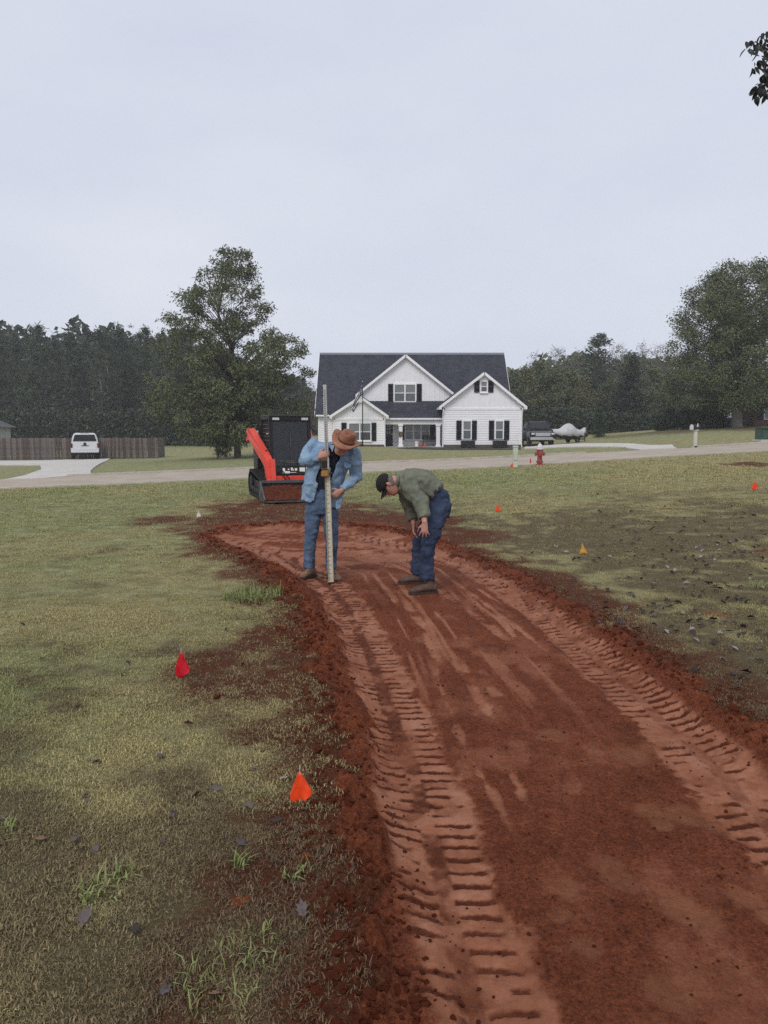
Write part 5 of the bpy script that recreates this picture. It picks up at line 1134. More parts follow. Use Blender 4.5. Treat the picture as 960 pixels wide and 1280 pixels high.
# ================================================================== NEIGHBOURING BUILDINGS
M_GROOF = mat('grey_shingles', (.075, .075, .078), .9, .2, 2, .6, 30, color2=(.125, .125, .125)); M_SID2 = mat('pale_grey_siding', (.36, .36, .355), .7, .06, 3)
gY = 66; gl, gr_ = P(-160, 540, gY).x, P(18, 540, gY+5.8).x-.45; gzb = hz1(gr_, gY)
g = empty('garage', ((gl+gr_)/2, gY, gzb), 'small pale garage with a grey hip roof behind the fence at the left edge', 'garage')
ze_ = P(0, 534, gY+4).z; za_ = P(0, 522, gY+2).z+.1
MB().bx(gl, gr_, gY, gY+6, gzb-.3, ze_).build('wall', M_SID2, g, world=True)
s = MB(); laps(s, gl, gr_, gzb, ze_-.1, gY); s.build('lap_siding', M_SID2, g, world=True)['kind'] = 'stuff'
e = .45; zt_ = ze_+2.0; m = MB(); A = [(gl-e, gY-e, ze_), (gr_+e, gY-e, ze_), (gr_+e, gY+6+e, ze_), (gl-e, gY+6+e, ze_)]; m.add(A+[(gl+3, gY+3, zt_), (gr_-3, gY+3, zt_)], [(0, 1, 5, 4), (1, 2, 5), (2, 3, 4, 5), (3, 0, 4), (3, 2, 1, 0)]); m.build('roof', M_GROOF, g, world=True)
MB().bx(gl-e, gr_+e, gY-e-.04, gY-e+.0, ze_-.14, ze_+.02).build('fascia', M_TRIM, g, world=True)
M_RB = mat('red_brick', (.14, .075, .058), .9, .25, 5, .4, 30, color2=(.22, .125, .10))
bY = 58; bl_, br_ = P(943.5, 520, bY).x, P(1060, 520, bY).x; bzb = P(950, 533, bY).z
g = empty('brick_house', ((bl_+br_)/2, bY, bzb), 'red brick house with a dark gable roof at the right edge behind the big tree', 'house')
ze_ = P(940, 495, bY).z; m = MB(); m.bx(bl_, br_, bY, bY+3, bzb-1, ze_); m.build('wall', M_RB, g, world=True)
bk = MB(); z = bzb; row = 0     # courses on the visible strip
while z < ze_-.1:
    bk.bx(bl_-.004, bl_+3.2, bY-.012, bY, z, z+.065); z += .078
bk.build('brick_courses', M_RB, g, world=True)['kind'] = 'stuff'
xa_ = (bl_+br_)/2; m = MB(); za_ = ze_+(xa_-bl_)*.8; m.prism([(bl_, bY+.01, ze_), (br_, bY+.01, ze_), (xa_, bY+.01, za_)], (0, .3, 0)); m.build('gable_wall', M_RB, g, world=True)
for sg, xe in ((-1, bl_-.4), (1, br_+.4)):
    zz = ze_-.4*.8; d = Vector((xe-xa_, 0, zz-za_)); n = Vector((-d.z, 0, d.x)).normalized(); n = n if n.z > 0 else -n; a_, b_ = Vector((xa_, bY-.4, za_)), Vector((xe, bY-.4, zz))
    MB().prism([a_, b_, b_+n*.15, a_+n*.15], (0, 3.8, 0)).build('roof', mat('brown_shingles', (.035, .030, .030), .9, .2, 3), g, world=True)
    MB().prism([a_+n*.1, b_+n*.1, b_-n*.12, a_-n*.12], (0, -.05, 0)).build('rake_board', mat('tan_trim', (.26, .22, .19), .7), g, world=True)
wx = P(955, 510, bY).x; m = MB()
for a_, b_, c_, d_ in ((wx, wx+1.1, 1.9, 2.0), (wx, wx+1.1, .5, .58), (wx, wx+.08, .58, 1.9), (wx+1.02, wx+1.1, .58, 1.9)): m.bx(a_, b_, bY-.06, bY+.02, bzb+c_, bzb+d_)
wo = m.build('window', M_TRIM, g, world=True); m = MB(); m.bx(wx+.08, wx+1.02, bY-.03, bY-.02, bzb+.58, bzb+1.9); m.v = [tuple(Vector(v)-g.location) for v in m.v]; m.build('pane', M_GLASS, wo)
MB().bx(wx-.42, wx-.02, bY-.05, bY-.013, bzb+.5, bzb+2.0).build('shutter', M_SHUT, g, world=True)
# ================================================================== TREES
def leaf_mat(name, c1, c2, island=.35):
    m = mat(name, c1, .65, .2, .35, color2=c2, island=island, spec=.25); b = m.node_tree.nodes['Principled BSDF']
    return m
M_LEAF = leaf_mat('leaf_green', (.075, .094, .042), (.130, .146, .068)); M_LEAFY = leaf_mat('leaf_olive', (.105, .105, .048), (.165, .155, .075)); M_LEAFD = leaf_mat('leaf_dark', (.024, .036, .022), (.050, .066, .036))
M_PINE = leaf_mat('pine_needles', (.040, .060, .040), (.074, .098, .060)); M_CEDAR = leaf_mat('cedar_green', (.030, .055, .026), (.055, .085, .040)); M_HAZEL = leaf_mat('pale_leaf', (.10, .105, .068), (.16, .16, .105))
M_BARK = mat('bark', (.060, .050, .042), .95, .3, 4, .8, 25, color2=(.135, .115, .095)); M_BARKP = mat('pale_bark', (.17, .155, .13), .95, .2, 4, .6, 25, color2=(.29, .265, .225)); M_TWIG = mat('grey_twig', (.15, .135, .12), .95, .2, 4)
def quads(c, ln, wd, rng, dirs=None, bend=.0):
    """one leaf quad at each centre c: length ln, width wd"""
    n = len(c); d = rng.normal(size=(n, 3)) if dirs is None else dirs+rng.normal(size=(n, 3))*.55
    d /= np.linalg.norm(d, axis=1, keepdims=True)+1e-9; r = rng.normal(size=(n, 3)); s = np.cross(d, r); s /= np.linalg.norm(s, axis=1, keepdims=True)+1e-9
    k = rng.uniform(.65, 1.3, (n, 1)); L, W = d*ln*k*.5, s*wd*k*.5
    V = np.stack([c-L, c+W-L*.1, c+L, c-W-L*.1], 1).reshape(-1, 3); return V
def qf(n): return np.arange(n*4).reshape(n, 4)
def crown_mesh(name, cl, per, ln, wd, rng, flat=.75, down=0., shell=.4):
    """cl: clumps (x, y, z, r)"""
    C, D = [], []
    for x, y, z, r in cl:
        k = max(6, int(per*(r**2)*rng.uniform(.75, 1.25))); v = rng.normal(size=(k, 3)); v /= np.linalg.norm(v, axis=1, keepdims=True)
        rr = r*(shell+(1-shell)*rng.random((k, 1)))*rng.uniform(.6, 1.25, (k, 1)); v2 = v*rr*np.array([1, 1, flat]); C.append(v2+np.array([x, y, z])); D.append(v*np.array([1, 1, .5])+np.array([0, 0, -down]))
    C, D = np.vstack(C), np.vstack(D); return np_mesh(name, quads(C, ln, wd, rng, D), qf(len(C)))
def tree_meshes(H, prof, ncl, cr, per, ln, wd, seed, tr=.22, mb_lean=0., down=.4, flat=.75, limbs=True, top_sparse=0., twigs=0, squash=.9, shell=.4, power=1.2):
    """prof: (height fraction, centre x, half width) of the crown outline, metres"""
    rng = np.random.default_rng(seed); hs = np.array([p[0] for p in prof])*H; cx = np.array([p[1] for p in prof]); hw = np.array([p[2] for p in prof]); cl = []
    tries = 0
    wts = hw/hw.max()
    while len(cl) < ncl and tries < ncl*60:
        tries += 1; z = rng.uniform(hs[0], hs[-1]); w_ = np.interp(z, hs, hw); c = np.interp(z, hs, cx)
        if rng.random() > (w_/hw.max())**power+.06: continue
        a = rng.uniform(0, 2*math.pi); q = math.sqrt(rng.uniform(.06, 1)); r = rng.uniform(*cr)*(1-.3*top_sparse*(z-hs[0])/(hs[-1]-hs[0])); k = max(0, w_-r*.75)
        x, y = c+q*k*math.cos(a), q*k*squash*math.sin(a)
        if top_sparse and rng.random() < top_sparse*max(0, (z-hs[0])/(hs[-1]-hs[0])-.25): continue
        cl.append((x, y, z, r))
    mb = MB(); tp = [(0, 0, -.3), (0, 0, .15)]; rd = [tr*1.5, tr*1.12]; n = 9
    for i in range(1, n):
        f = i/(n-1); z = f*H*.93; tp.append((np.interp(z, hs, cx)*min(1, f*1.3)+rng.normal()*.05*H/12, rng.normal()*.05*H/12, z)); rd.append(max(.018, tr*(1-f)**.85))
    mb.tube(tp, rd, 9)
    if limbs:
        TP = np.array(tp)
        for x, y, z, r in cl:
            rad = math.hypot(x, y); zb = max(H*.12, z-rad*rng.uniform(.45, .9)-.3); bx_, by_ = np.interp(zb, TP[:, 2], TP[:, 0]), np.interp(zb, TP[:, 2], TP[:, 1]); r0 = max(.014, .32*np.interp(zb, TP[:, 2], rd))
            m1 = (bx_+(x-bx_)*.5+rng.normal()*.12, by_+(y-by_)*.5+rng.normal()*.12, zb+(z-zb)*.55+rng.normal()*.1+rad*.06); mb.tube([(bx_, by_, zb), m1, (x, y, z)], [r0, r0*.6, .012], 5)
            for _ in range(twigs):
                v = rng.normal(size=3); v[2] = abs(v[2])*.7; v /= np.linalg.norm(v); mb.tube([m1 if rng.random() < .3 else (x, y, z), (x+v[0]*r, y+v[1]*r, z+v[2]*r)], [.016, .006], 4)
    tm = mb.mesh('trunk'); tm.shade_smooth(); return tm, crown_mesh('crown', cl, per, ln, wd, rng, flat, down, shell)
def plant(name, loc, meshes, mats, label, cat, group=None, s=1., rz_=0., sq=1.):
    t = empty(name, loc, label, cat, group); t.scale = (s*sq, s*sq, s); t.rotation_euler = (0, 0, rz_)
    for nm, m, mt in zip(('trunk', 'crown'), meshes, mats):
        if not m.materials: m.materials.append(mt)
        o = bpy.data.objects.new(nm, m); COL.objects.link(o); o.parent = t
        if m.materials[0] != mt: o.material_slots[0].link = 'OBJECT'; o.material_slots[0].material = mt
    return t
def prof_px(Y, base, rows, xc):
    k = Y/960; zt = min(r[0] for r in rows); H = P(0, zt, Y).z-base; return H, sorted(((P(0, y, Y).z-base)/H, ((a+b)/2-xc)*k, (b-a)/2*k) for y, a, b in rows)
# the big tree left of the loader
bp_ = P(297, 572, 47); bp_.z = hz1(bp_.x, 47)
H, pr = prof_px(47, bp_.z, [(552, 225, 365), (540, 200, 380), (515, 182, 396), (490, 180, 402), (470, 182, 402), (440, 188, 398), (424, 194, 384), (405, 198, 350), (385, 212, 348), (362, 222, 344), (345, 240, 334), (328, 262, 326), (314, 276, 322)], 297)
tl = tree_meshes(H, pr, 430, (.36, .85), 330, .175, .075, 3, tr=.20, top_sparse=.34, twigs=1, down=.6, flat=.7, power=.75)
plant('shade_tree', bp_, tl, (M_BARK, M_LEAF), 'tall loose crowned green tree standing beyond the road behind the loader', 'tree')
# the round tree at the right
bp_ = P(921, 531, 56); bp_.z = hz1(bp_.x, 56)
H, pr = prof_px(56, bp_.z, [(512, 838, 985), (500, 828, 1004), (485, 824, 1014), (455, 825, 1016), (430, 828, 1014), (405, 832, 1010), (380, 839, 1002), (358, 850, 992), (343, 866, 976), (331, 890, 952)], 921)
trr = tree_meshes(H, pr, 470, (.55, 1.0), 300, .155, .08, 5, tr=.36, twigs=1, down=.3, shell=.35)
plant('shade_tree', bp_, trr, (M_BARKP, M_LEAF), 'large round crowned tree with a pale trunk on the hill at the right', 'tree')
# pines behind the fence
pv = []
for s_ in range(4):
    hw = (1.9, 2.3, 1.7, 2.1)[s_]
    pv.append(tree_meshes(14.0, [(.22, 0, hw*.8), (.40, .1, hw), (.60, 0, hw*.95), (.78, -.1, hw*.78), (.90, 0, hw*.55), (1.0, 0, hw*.2)], 95, (.5, .95), 62, .46, .10, 40+s_, tr=.17, limbs=True, down=-.35, flat=.55, shell=.2))
words_ = ['first', 'second', 'third', 'fourth', 'fifth', 'sixth', 'seventh', 'eighth', 'ninth', 'tenth', 'eleventh', 'twelfth', 'thirteenth', 'fourteenth', 'fifteenth', 'sixteenth', 'seventeenth']
tops = [(-14, 413), (4, 409), (24, 413), (42, 410), (54, 408), (72, 415), (93, 406), (112, 415), (128, 413), (137, 407), (153, 402), (169, 410), (186, 411), (204, 412), (226, 417), (250, 425), (380, 474)]
rg = random.Random(5)
for i, (x, y) in enumerate(tops):
    Y = 90+rg.uniform(-4, 6); p = P(x, 540, Y); b0 = hz1(p.x, Y); h = P(x, y-2, Y).z-b0
    plant('pine_tree', (p.x, Y, b0), pv[i % 4], (M_BARKP if i in (9, 8) else M_BARK, M_PINE), f'{words_[i]} pine counted from the left along the front of the pine wood', 'tree', 'pines at the front of the wood', h/14.0, rg.uniform(0, 6), .92)
for i in range(34):            # the pines behind them, in the same wood
    x = -60+i*11.5+rg.uniform(-4, 4); Y = 104+rg.uniform(-5, 14); p = P(x, 540, Y); b0 = hz1(p.x, Y); h = P(x, 420+rg.uniform(-6, 10)+max(0, x-230)*.35, Y).z-b0
    plant('pine_tree', (p.x, Y, b0), pv[(i*3+1) % 4], (M_BARK, M_PINE), 'dark pine standing further back inside the pine wood', 'tree', 'pines further back in the wood', h/14.0, rg.uniform(0, 6), 1.15)
def mass(name, x0, x1, Y0_, Y1_, top, n, ln, wd, material, seed, label, base=None):
    rng = np.random.default_rng(seed); C = []
    px = rng.uniform(x0, x1, n); Y = rng.uniform(Y0_, Y1_, n); X = (px-480)/960*Y; zb = hz(X, Y); zt = np.array([P(0, np.interp(a, *zip(*top)), b).z for a, b in zip(px, Y)])
    f = rng.random(n)**.9; z = zb+(zt-zb)*f*(.80+.4*vnoise(X*.45, Y*.1, seed)); c = np.c_[X, Y, z]
    o = link(name, np_mesh(name, quads(c, ln, wd, rng), qf(n)), material); return tag(o, label, name.replace('_', ' '), kind='stuff')
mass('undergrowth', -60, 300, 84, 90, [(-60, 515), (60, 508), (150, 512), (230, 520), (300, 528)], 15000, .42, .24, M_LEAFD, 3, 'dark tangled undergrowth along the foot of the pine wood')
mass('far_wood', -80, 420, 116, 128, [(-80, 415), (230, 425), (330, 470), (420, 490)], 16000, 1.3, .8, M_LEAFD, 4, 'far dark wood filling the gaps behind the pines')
# woods at the right: individual trees
dv = [tree_meshes(9.5, [(.06, 0, 2.2), (.25, .2, 2.9), (.5, 0, 2.9), (.75, -.2, 2.2), (.92, 0, 1.2), (1.0, .1, .4)], 105, (.6, 1.1), 95, .30, .17, 60+k, tr=.16, down=.2) for k in range(3)]
bv = [tree_meshes(10.5, [(.35, 0, 1.6), (.55, .1, 2.4), (.8, 0, 2.3), (.95, -.1, 1.4), (1.0, 0, .5)], 75, (.6, 1.1), 9, .20, .12, 70+k, tr=.13, twigs=5) for k in range(2)]
cv = tree_meshes(11.5, [(.03, 0, 2.3), (.2, 0, 2.4), (.45, 0, 2.0), (.7, 0, 1.35), (.9, 0, .6), (1.0, 0, .15)], 130, (.45, .85), 130, .30, .12, 81, tr=.17, down=.3)
tv = tree_meshes(12.0, [(.10, 0, 1.3), (.3, .1, 1.9), (.55, 0, 2.0), (.75, 0, 1.95), (.9, 0, 1.5), (1.0, 0, .6)], 120, (.5, .95), 85, .40, .11, 82, tr=.18, down=-.2, flat=.6)
RT = [(640, 463, 80, dv[0], M_LEAF, 'bushy green tree just behind the white house right corner'), (656, 458, 88, dv[1], M_LEAFY, 'olive tree rising above the dark parked truck'), (672, 452, 92, dv[2], M_LEAF, 'green tree above the truck bonnet in the right hand wood'),
      (692, 457, 90, dv[0], M_LEAF, 'leafy tree directly behind the silver covered boat'), (712, 462, 86, dv[1], M_LEAF, 'green tree behind the boat motor'), (729, 470, 84, dv[2], M_LEAFY, 'small olive tree left of the narrow cedar'), (760, 470, 86, dv[0], M_LEAF, 'green tree right of the narrow cedar'),
      (815, 458, 90, dv[1], M_LEAF, 'green tree right of the dark conical tree'), (834, 466, 84, dv[2], M_LEAF, 'green tree above the mailbox in the wood'), (852, 470, 80, dv[0], M_LEAFD, 'dark green tree touching the round tree left flank'), (775, 476, 82, dv[2], M_LEAFD, 'dark low tree left of the conical tree foot')]
for i, (x, y, Y, v, mt, lb_) in enumerate(RT):
    p = P(x, 540, Y); b0 = hz1(p.x, Y); h = P(x, y, Y).z-b0; plant('woodland_tree', (p.x, Y, b0), v, (M_BARK, mt), lb_, 'tree', 'leafy trees of the right hand wood', h/9.5, rg.uniform(0, 6), 1.05)
for i, (x, y, lb_) in enumerate(((668, 443, 'bare twiggy tree leftmost of those rising over the right hand wood'), (697, 434, 'bare spreading tree left of the tall dark pine'), (720, 440, 'bare thin tree touching the left side of the tall dark pine'), (768, 430, 'bare pale tree close right of the tall dark pine'),
                             (800, 431, 'bare pale tree above the dark conical tree right side'), (822, 430, 'bare pale tree next to the round tree top left'), (388, 478, 'grey thinly leaved tree left of the white house'), (398, 494, 'low grey tree at the white house left corner'))):
    Y = 98 if x > 600 else 78; p = P(x, 540, Y); b0 = hz1(p.x, Y); h = P(x, y, Y).z-b0; plant('bare_tree', (p.x, Y, b0), bv[i % 2], (M_TWIG, M_HAZEL), lb_, 'tree', 'bare trees behind the woods', h/10.5, rg.uniform(0, 6), 1.1)
p = P(746, 540, 94); b0 = hz1(p.x, 94); plant('pine_tree', (p.x, 94, b0), tv, (M_BARK, M_PINE), 'tall dark round topped pine standing above the right hand wood', 'tree', None, (P(0, 413, 94).z-b0)/12, 1, 1.12)
p = P(787, 540, 78); b0 = hz1(p.x, 78); plant('conifer', (p.x, 78, b0), cv, (M_BARK, M_LEAFD), 'dark green conical tree in the wood right of the narrow cedar', 'tree', None, (P(0, 437, 78).z-b0)/11.5, 2, 1.5)
p = P(748, 545, 66); b0 = hz1(p.x, 66); av = tree_meshes(3.0, [(.0, 0, .62), (.2, 0, .72), (.5, 0, .66), (.8, 0, .42), (1, 0, .08)], 75, (.22, .36), 420, .14, .06, 83, tr=.06, down=-.5); plant('cedar', (p.x, 66, b0), av, (M_BARK, M_CEDAR), 'narrow bright green cedar on the lawn right of the covered boat', 'tree', None, (P(0, 502, 66).z-b0)/3.0, 0, 1.0)
mass('far_wood', 620, 900, 104, 116, [(620, 470), (690, 452), (760, 455), (830, 455), (900, 470)], 12000, 1.0, .6, M_LEAF, 6, 'far green wood behind the right hand trees')
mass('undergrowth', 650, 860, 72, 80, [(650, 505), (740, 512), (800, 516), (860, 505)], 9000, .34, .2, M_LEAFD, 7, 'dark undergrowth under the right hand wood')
# bushes
bsh = [tree_meshes(2.0, [(.0, 0, 1.1), (.3, 0, 1.3), (.65, 0, 1.1), (.9, 0, .7), (1, 0, .25)], 70, (.28, .48), 330, .13, .075, 90+k, tr=.05, down=.0) for k in range(2)]
for i, (x, yb_, yt, Y, v, mt, lb_, sq) in enumerate(((882, 537, 500, 57, 0, M_LEAFD, 'biggest dark evergreen bush left of the pale trunk', 1.35), (855, 538, 512, 58, 1, M_LEAFD, 'dark bush behind the mailbox', 1.3), (833, 538, 509, 60, 0, M_LEAFD, 'dark bush left of the mailbox', 1.2),
        (905, 534, 505, 60, 1, M_LEAFD, 'dark bush touching the left side of the pale trunk', 1.1), (934, 533, 505, 62, 0, M_LEAFD, 'dark bush between the pale trunk and the brick house', 1.0), (452, 565, 552, 61.2, 1, M_LEAFD, 'small clipped dark bush at the foot of the flag pole', .8), (866, 530, 508, 61, 1, M_LEAFY, 'olive bush seen above the mailbox', 1.1))):
    p = P(x, 540, Y); b0 = hz1(p.x, Y); h = P(0, yt, Y).z-b0; plant('bush', (p.x, Y, b0), bsh[v], (M_BARK, mt), lb_, 'bush', None, h/2.0, i*1.1, sq)
sv = tree_meshes(1.3, [(.15, 0, .5), (.5, .1, .7), (.8, 0, .6), (1, -.1, .3)], 40, (.15, .28), 170, .13, .06, 97, tr=.02, twigs=2, down=-.4)
p = P(272, 575, 45); plant('sapling_shrub', (p.x, 45, hz1(p.x, 45)), sv, (M_BARK, M_CEDAR), 'small loose green shrub left of the tall tree trunk', 'shrub', None, 1.0, 0, 1.0)
p = P(283, 574, 45.5); plant('sapling_shrub', (p.x, 45.5, hz1(p.x, 45.5)), sv, (M_BARK, M_HAZEL), 'small pale grey shrub between the green shrub and the tree trunk', 'shrub', None, .8, 2, 1.0)
sheet('mulch_bed', [(497, 560.8), (520, 559.2), (560, 559.4), (650, 559.8), (651, 562.2), (600, 562.6), (540, 562.2)], .03, mat('mulch', (.030, .022, .018), .95, .3, 9, .6, 20, color2=(.065, .048, .038)))
# ------------------------------------------------------------------ tree whose branch hangs in at the top right
tb = Vector((6.9, 8.6, hz1(6.9, 8.6))); mbt = MB(); mbt.tube([tb+Vector(v) for v in ((0, 0, -.3), (0, 0, .2), (.05, 0, 2.2), (-.05, 0, 4.2), (.1, .1, 6.4), (.0, 0, 8.2))], [.26, .20, .16, .13, .08, .03], 10)
tip = P(937, 108, 8.0); brs = [([tb+Vector((-.02, 0, 3.4)), tb+Vector((-1.3, -.2, 4.3)), P(990, 110, 8.1), P(958, 106, 8.0), P(950, 108, 8)], [.07, .045, .022, .012, .007]),
    ([tb+Vector((-1.3, -.2, 4.3)), P(995, 75, 8.0), P(960, 62, 7.95), P(944, 52, 7.9), P(934, 64, 7.9)], [.035, .018, .010, .006, .003]), ([P(985, 108, 8.1), P(960, 90, 7.95), P(944, 84, 7.9), P(941, 92, 7.9)], [.014, .008, .005, .003]), ([P(990, 72, 8.0), P(962, 44, 8.05), P(952, 42, 8.0)], [.014, .007, .004])]
for pts, rd in brs: mbt.tube(pts, rd, 6)
for k in range(22):
    a = k*2.4; z = 4.0+k*.19; v = Vector((math.cos(a)*1.6+.4, math.sin(a)*1.7, z+.9)); 
    if v.x < -.9: v.x = -.6
    mbt.tube([tb+Vector((0, 0, z)), tb+v*.5+Vector((0, 0, z*.5-.05)), tb+v], [.04, .026, .01], 5)
st_ = empty('overhanging_tree', tb, 'tree at the right with a dark leafy branch hanging into the sky', 'tree'); mbt.build('trunk', M_BARK, st_, world=True, smooth=1)
rng = np.random.default_rng(8); cl = [(tb.x+math.cos(k*2.4)*1.6*q_+.5, tb.y+math.sin(k*2.4)*1.7*q_, tb.z+4.9+k*.19, .7) for k in range(22) for q_ in (.55, 1)]; cl = [c for c in cl if c[0] > 5.9]
cm_ = crown_mesh('crown', [(a-tb.x, b_-tb.y, c-tb.z, r) for a, b_, c, r in cl], 190, .10, .06, rng); link('crown', cm_, M_LEAFD, st_)
lms = []
for k in range(3):
    q = MB(); o_ = [(0, 0), (.017, .012), (.024, .034), (.019, .056), (.006, .078), (0, .088)]; n = len(o_); c0 = .006+.004*k
    q.add([(x, c0*math.sin(z*35)-abs(x)*.35, -z) for x, z in o_]+[(0, c0*math.sin(z*35)+.004, -z) for _, z in o_]+[(-x, c0*math.sin(z*35)-abs(x)*.35, -z) for x, z in o_], [(i, i+1, n+i+1, n+i) for i in range(n-1)]+[(n+i, n+i+1, 2*n+i+1, 2*n+i) for i in range(n-1)]); m_ = q.mesh('leaf'); m_.materials.append(mat('dark_leaf', (.020, .024, .020), .5, .2, 9)); m_.shade_smooth(); lms.append(m_)
rl = random.Random(3); LP = []
for x, y in ((932, 66), (936, 66), (939, 69), (941, 57), (945, 63), (947, 72), (952, 75), (950, 50), (954, 47), (956, 54), (951, 55), (946, 83), (943, 87), (941, 90), (953, 82), (957, 84), (960, 80), (952, 92), (955, 97), (953, 101), (957, 92), (944, 117), (947, 113), (950, 116), (953, 112), (957, 108), (955, 118), (944, 127), (958, 124), (960, 100), (934, 57), (960, 45), (958, 60), (956, 66), (960, 70), (948, 60), (959, 117), (951, 108), (956, 103), (947, 120)):
    for j in range(2 if x > 940 else 1): LP.append((x+rl.uniform(-1.5, 1.5)*j, y+rl.uniform(-3, 3)*j, 7.9+rl.uniform(-.12, .14)))
for _ in range(40): LP.append((rl.uniform(961, 1000), rl.uniform(40, 125), 7.95+rl.uniform(-.25, .25)))
for x, y, Y in LP:
    o = bpy.data.objects.new('leaf', rl.choice(lms)); COL.objects.link(o); o.parent = st_; o.location = P(x, y-5, Y)-tb; o.rotation_euler = (rl.gauss(0, .5), rl.gauss(0, .55), rl.uniform(0, 6.3)); s = rl.uniform(.8, 1.15); o.scale = (s, s, s)

# ================================================================== GRASS AND LOOSE SOIL
def inst_attr(m, name, c_straw, c_green, c_brown):
    t = m.node_tree; b = t.nodes['Principled BSDF']; L = t.links.new
    a = t.nodes.new('ShaderNodeAttribute'); a.attribute_type = 'INSTANCER'; a.attribute_name = 'lush'; a2 = t.nodes.new('ShaderNodeAttribute'); a2.attribute_type = 'INSTANCER'; a2.attribute_name = 'bare'
    g = t.nodes.new('ShaderNodeNewGeometry')
    def rgb(c): n = t.nodes.new('ShaderNodeRGB'); n.outputs[0].default_value = (*c, 1); return n.outputs[0]
    def mix(f, A, B): n = t.nodes.new('ShaderNodeMix'); n.data_type = 'RGBA'; L(f, n.inputs['Factor']); L(A, n.inputs['A']); L(B, n.inputs['B']); return n.outputs['Result']
    ad = t.nodes.new('ShaderNodeMath'); ad.operation = 'MULTIPLY_ADD'; L(g.outputs['Random Per Island'], ad.inputs[0]); ad.inputs[1].default_value = .9; 
    sb = t.nodes.new('ShaderNodeMath'); sb.operation = 'SUBTRACT'; L(a.outputs['Fac'], sb.inputs[0]); sb.inputs[1].default_value = .45; L(sb.outputs[0], ad.inputs[2]); ad.use_clamp = True
    c = mix(ad.outputs[0], rgb(c_straw), rgb(c_green)); c = mix(a2.outputs['Fac'], c, rgb(c_brown))
    hs = t.nodes.new('ShaderNodeHueSaturation'); mr = t.nodes.new('ShaderNodeMapRange'); mr.inputs['To Min'].default_value = .55; mr.inputs['To Max'].default_value = 1.5
    wn = t.nodes.new('ShaderNodeTexWhiteNoise'); wn.noise_dimensions = '1D'; L(g.outputs['Random Per Island'], wn.inputs['W']); L(wn.outputs['Value'], mr.inputs['Value']); L(mr.outputs['Result'], hs.inputs['Value']); L(c, hs.inputs['Color']); L(hs.outputs['Color'], b.inputs['Base Color'])
M_BLADE = mat('grass_blade', (.12, .12, .05), .8, spec=.2); inst_attr(M_BLADE, 'lush', (.400, .335, .160), (.262, .280, .115), (.150, .106, .062))
def blades(n, rad, h0, h1, wd, seed, lay=.6):
    rng = np.random.default_rng(seed); V, Fq = [], []
    for k in range(n):
        a = rng.uniform(0, 6.283); r = rad*math.sqrt(rng.random()); p = np.array([r*math.cos(a), r*math.sin(a), -.004]); h = rng.uniform(h0, h1); b = rng.uniform(0, 6.283); d = np.array([math.cos(b), math.sin(b), 0]); s = np.array([-d[1], d[0], 0])*wd*rng.uniform(.7, 1.3)/2; t = rng.uniform(.2, 1.)*lay*1.6; o = len(V)
        q = [p, p+d*h*.35*math.sin(t*.5)+np.array([0, 0, h*.5*math.cos(t*.5)]), p+d*h*(.35*math.sin(t*.5)+.5*math.sin(t*1.25))+np.array([0, 0, h*(.5*math.cos(t*.5)+.5*math.cos(t*1.25))])]
        q[2][2] = max(q[2][2], .004)
        V += [q[0]-s, q[0]+s, q[1]+s*.8, q[1]-s*.8, q[2]+s*.15, q[2]-s*.15]; Fq += [(o, o+1, o+2, o+3), (o+3, o+2, o+4, o+5)]
    return np.array(V), np.array(Fq)
def scatter(name, kinds, pts, scale, rot, pick, attrs, label):
    """real geometry instanced on a cloud of points: one object of kind stuff"""
    cc = bpy.data.collections.new(name+'_kinds')
    for i, m in enumerate(kinds): o = bpy.data.objects.new('%s_kind_%02d' % (name, i), m); cc.objects.link(o)
    m = bpy.data.meshes.new(name); m.vertices.add(len(pts)); m.vertices.foreach_set('co', np.asarray(pts, np.float32).ravel())
    fattr(m, 'scl', scale); a = m.attributes.new('rot', 'FLOAT_VECTOR', 'POINT'); a.data.foreach_set('vector', np.asarray(rot, np.float32).ravel()); a = m.attributes.new('pick', 'INT', 'POINT'); a.data.foreach_set('value', np.asarray(pick, np.int32))
    for k, v in attrs.items(): fattr(m, k, v)
    o = bpy.data.objects.new(name, m); COL.objects.link(o); tag(o, label, name.replace('_', ' '), kind='stuff')
    ng = bpy.data.node_groups.new(name+'_nodes', 'GeometryNodeTree'); ng.interface.new_socket('Geometry', in_out='INPUT', socket_type='NodeSocketGeometry'); ng.interface.new_socket('Geometry', in_out='OUTPUT', socket_type='NodeSocketGeometry')
    N = ng.nodes.new; gi, go = N('NodeGroupInput'), N('NodeGroupOutput'); ip = N('GeometryNodeInstanceOnPoints'); ci = N('GeometryNodeCollectionInfo'); ci.inputs['Collection'].default_value = cc; ci.inputs['Separate Children'].default_value = True; ci.inputs['Reset Children'].default_value = True
    def na(nm, ty): n = N('GeometryNodeInputNamedAttribute'); n.data_type = ty; n.inputs['Name'].default_value = nm; return n.outputs['Attribute']
    L = ng.links.new; L(gi.outputs[0], ip.inputs['Points']); L(ci.outputs[0], ip.inputs['Instance']); ip.inputs['Pick Instance'].default_value = True; L(na('pick', 'INT'), ip.inputs['Instance Index']); L(na('rot', 'FLOAT_VECTOR'), ip.inputs['Rotation']); L(na('scl', 'FLOAT'), ip.inputs['Scale']); L(ip.outputs[0], go.inputs[0])
    md = o.modifiers.new('scatter', 'NODES'); md.node_group = ng; return o
tufts = []
for k in range(6): v, f = blades(40, .062, .008, .028, .0033, 100+k, 1.25); m = np_mesh('tuft', v, f); m.materials.append(M_BLADE); tufts.append(m)
rng = np.random.default_rng(21); TX, TY = [], []
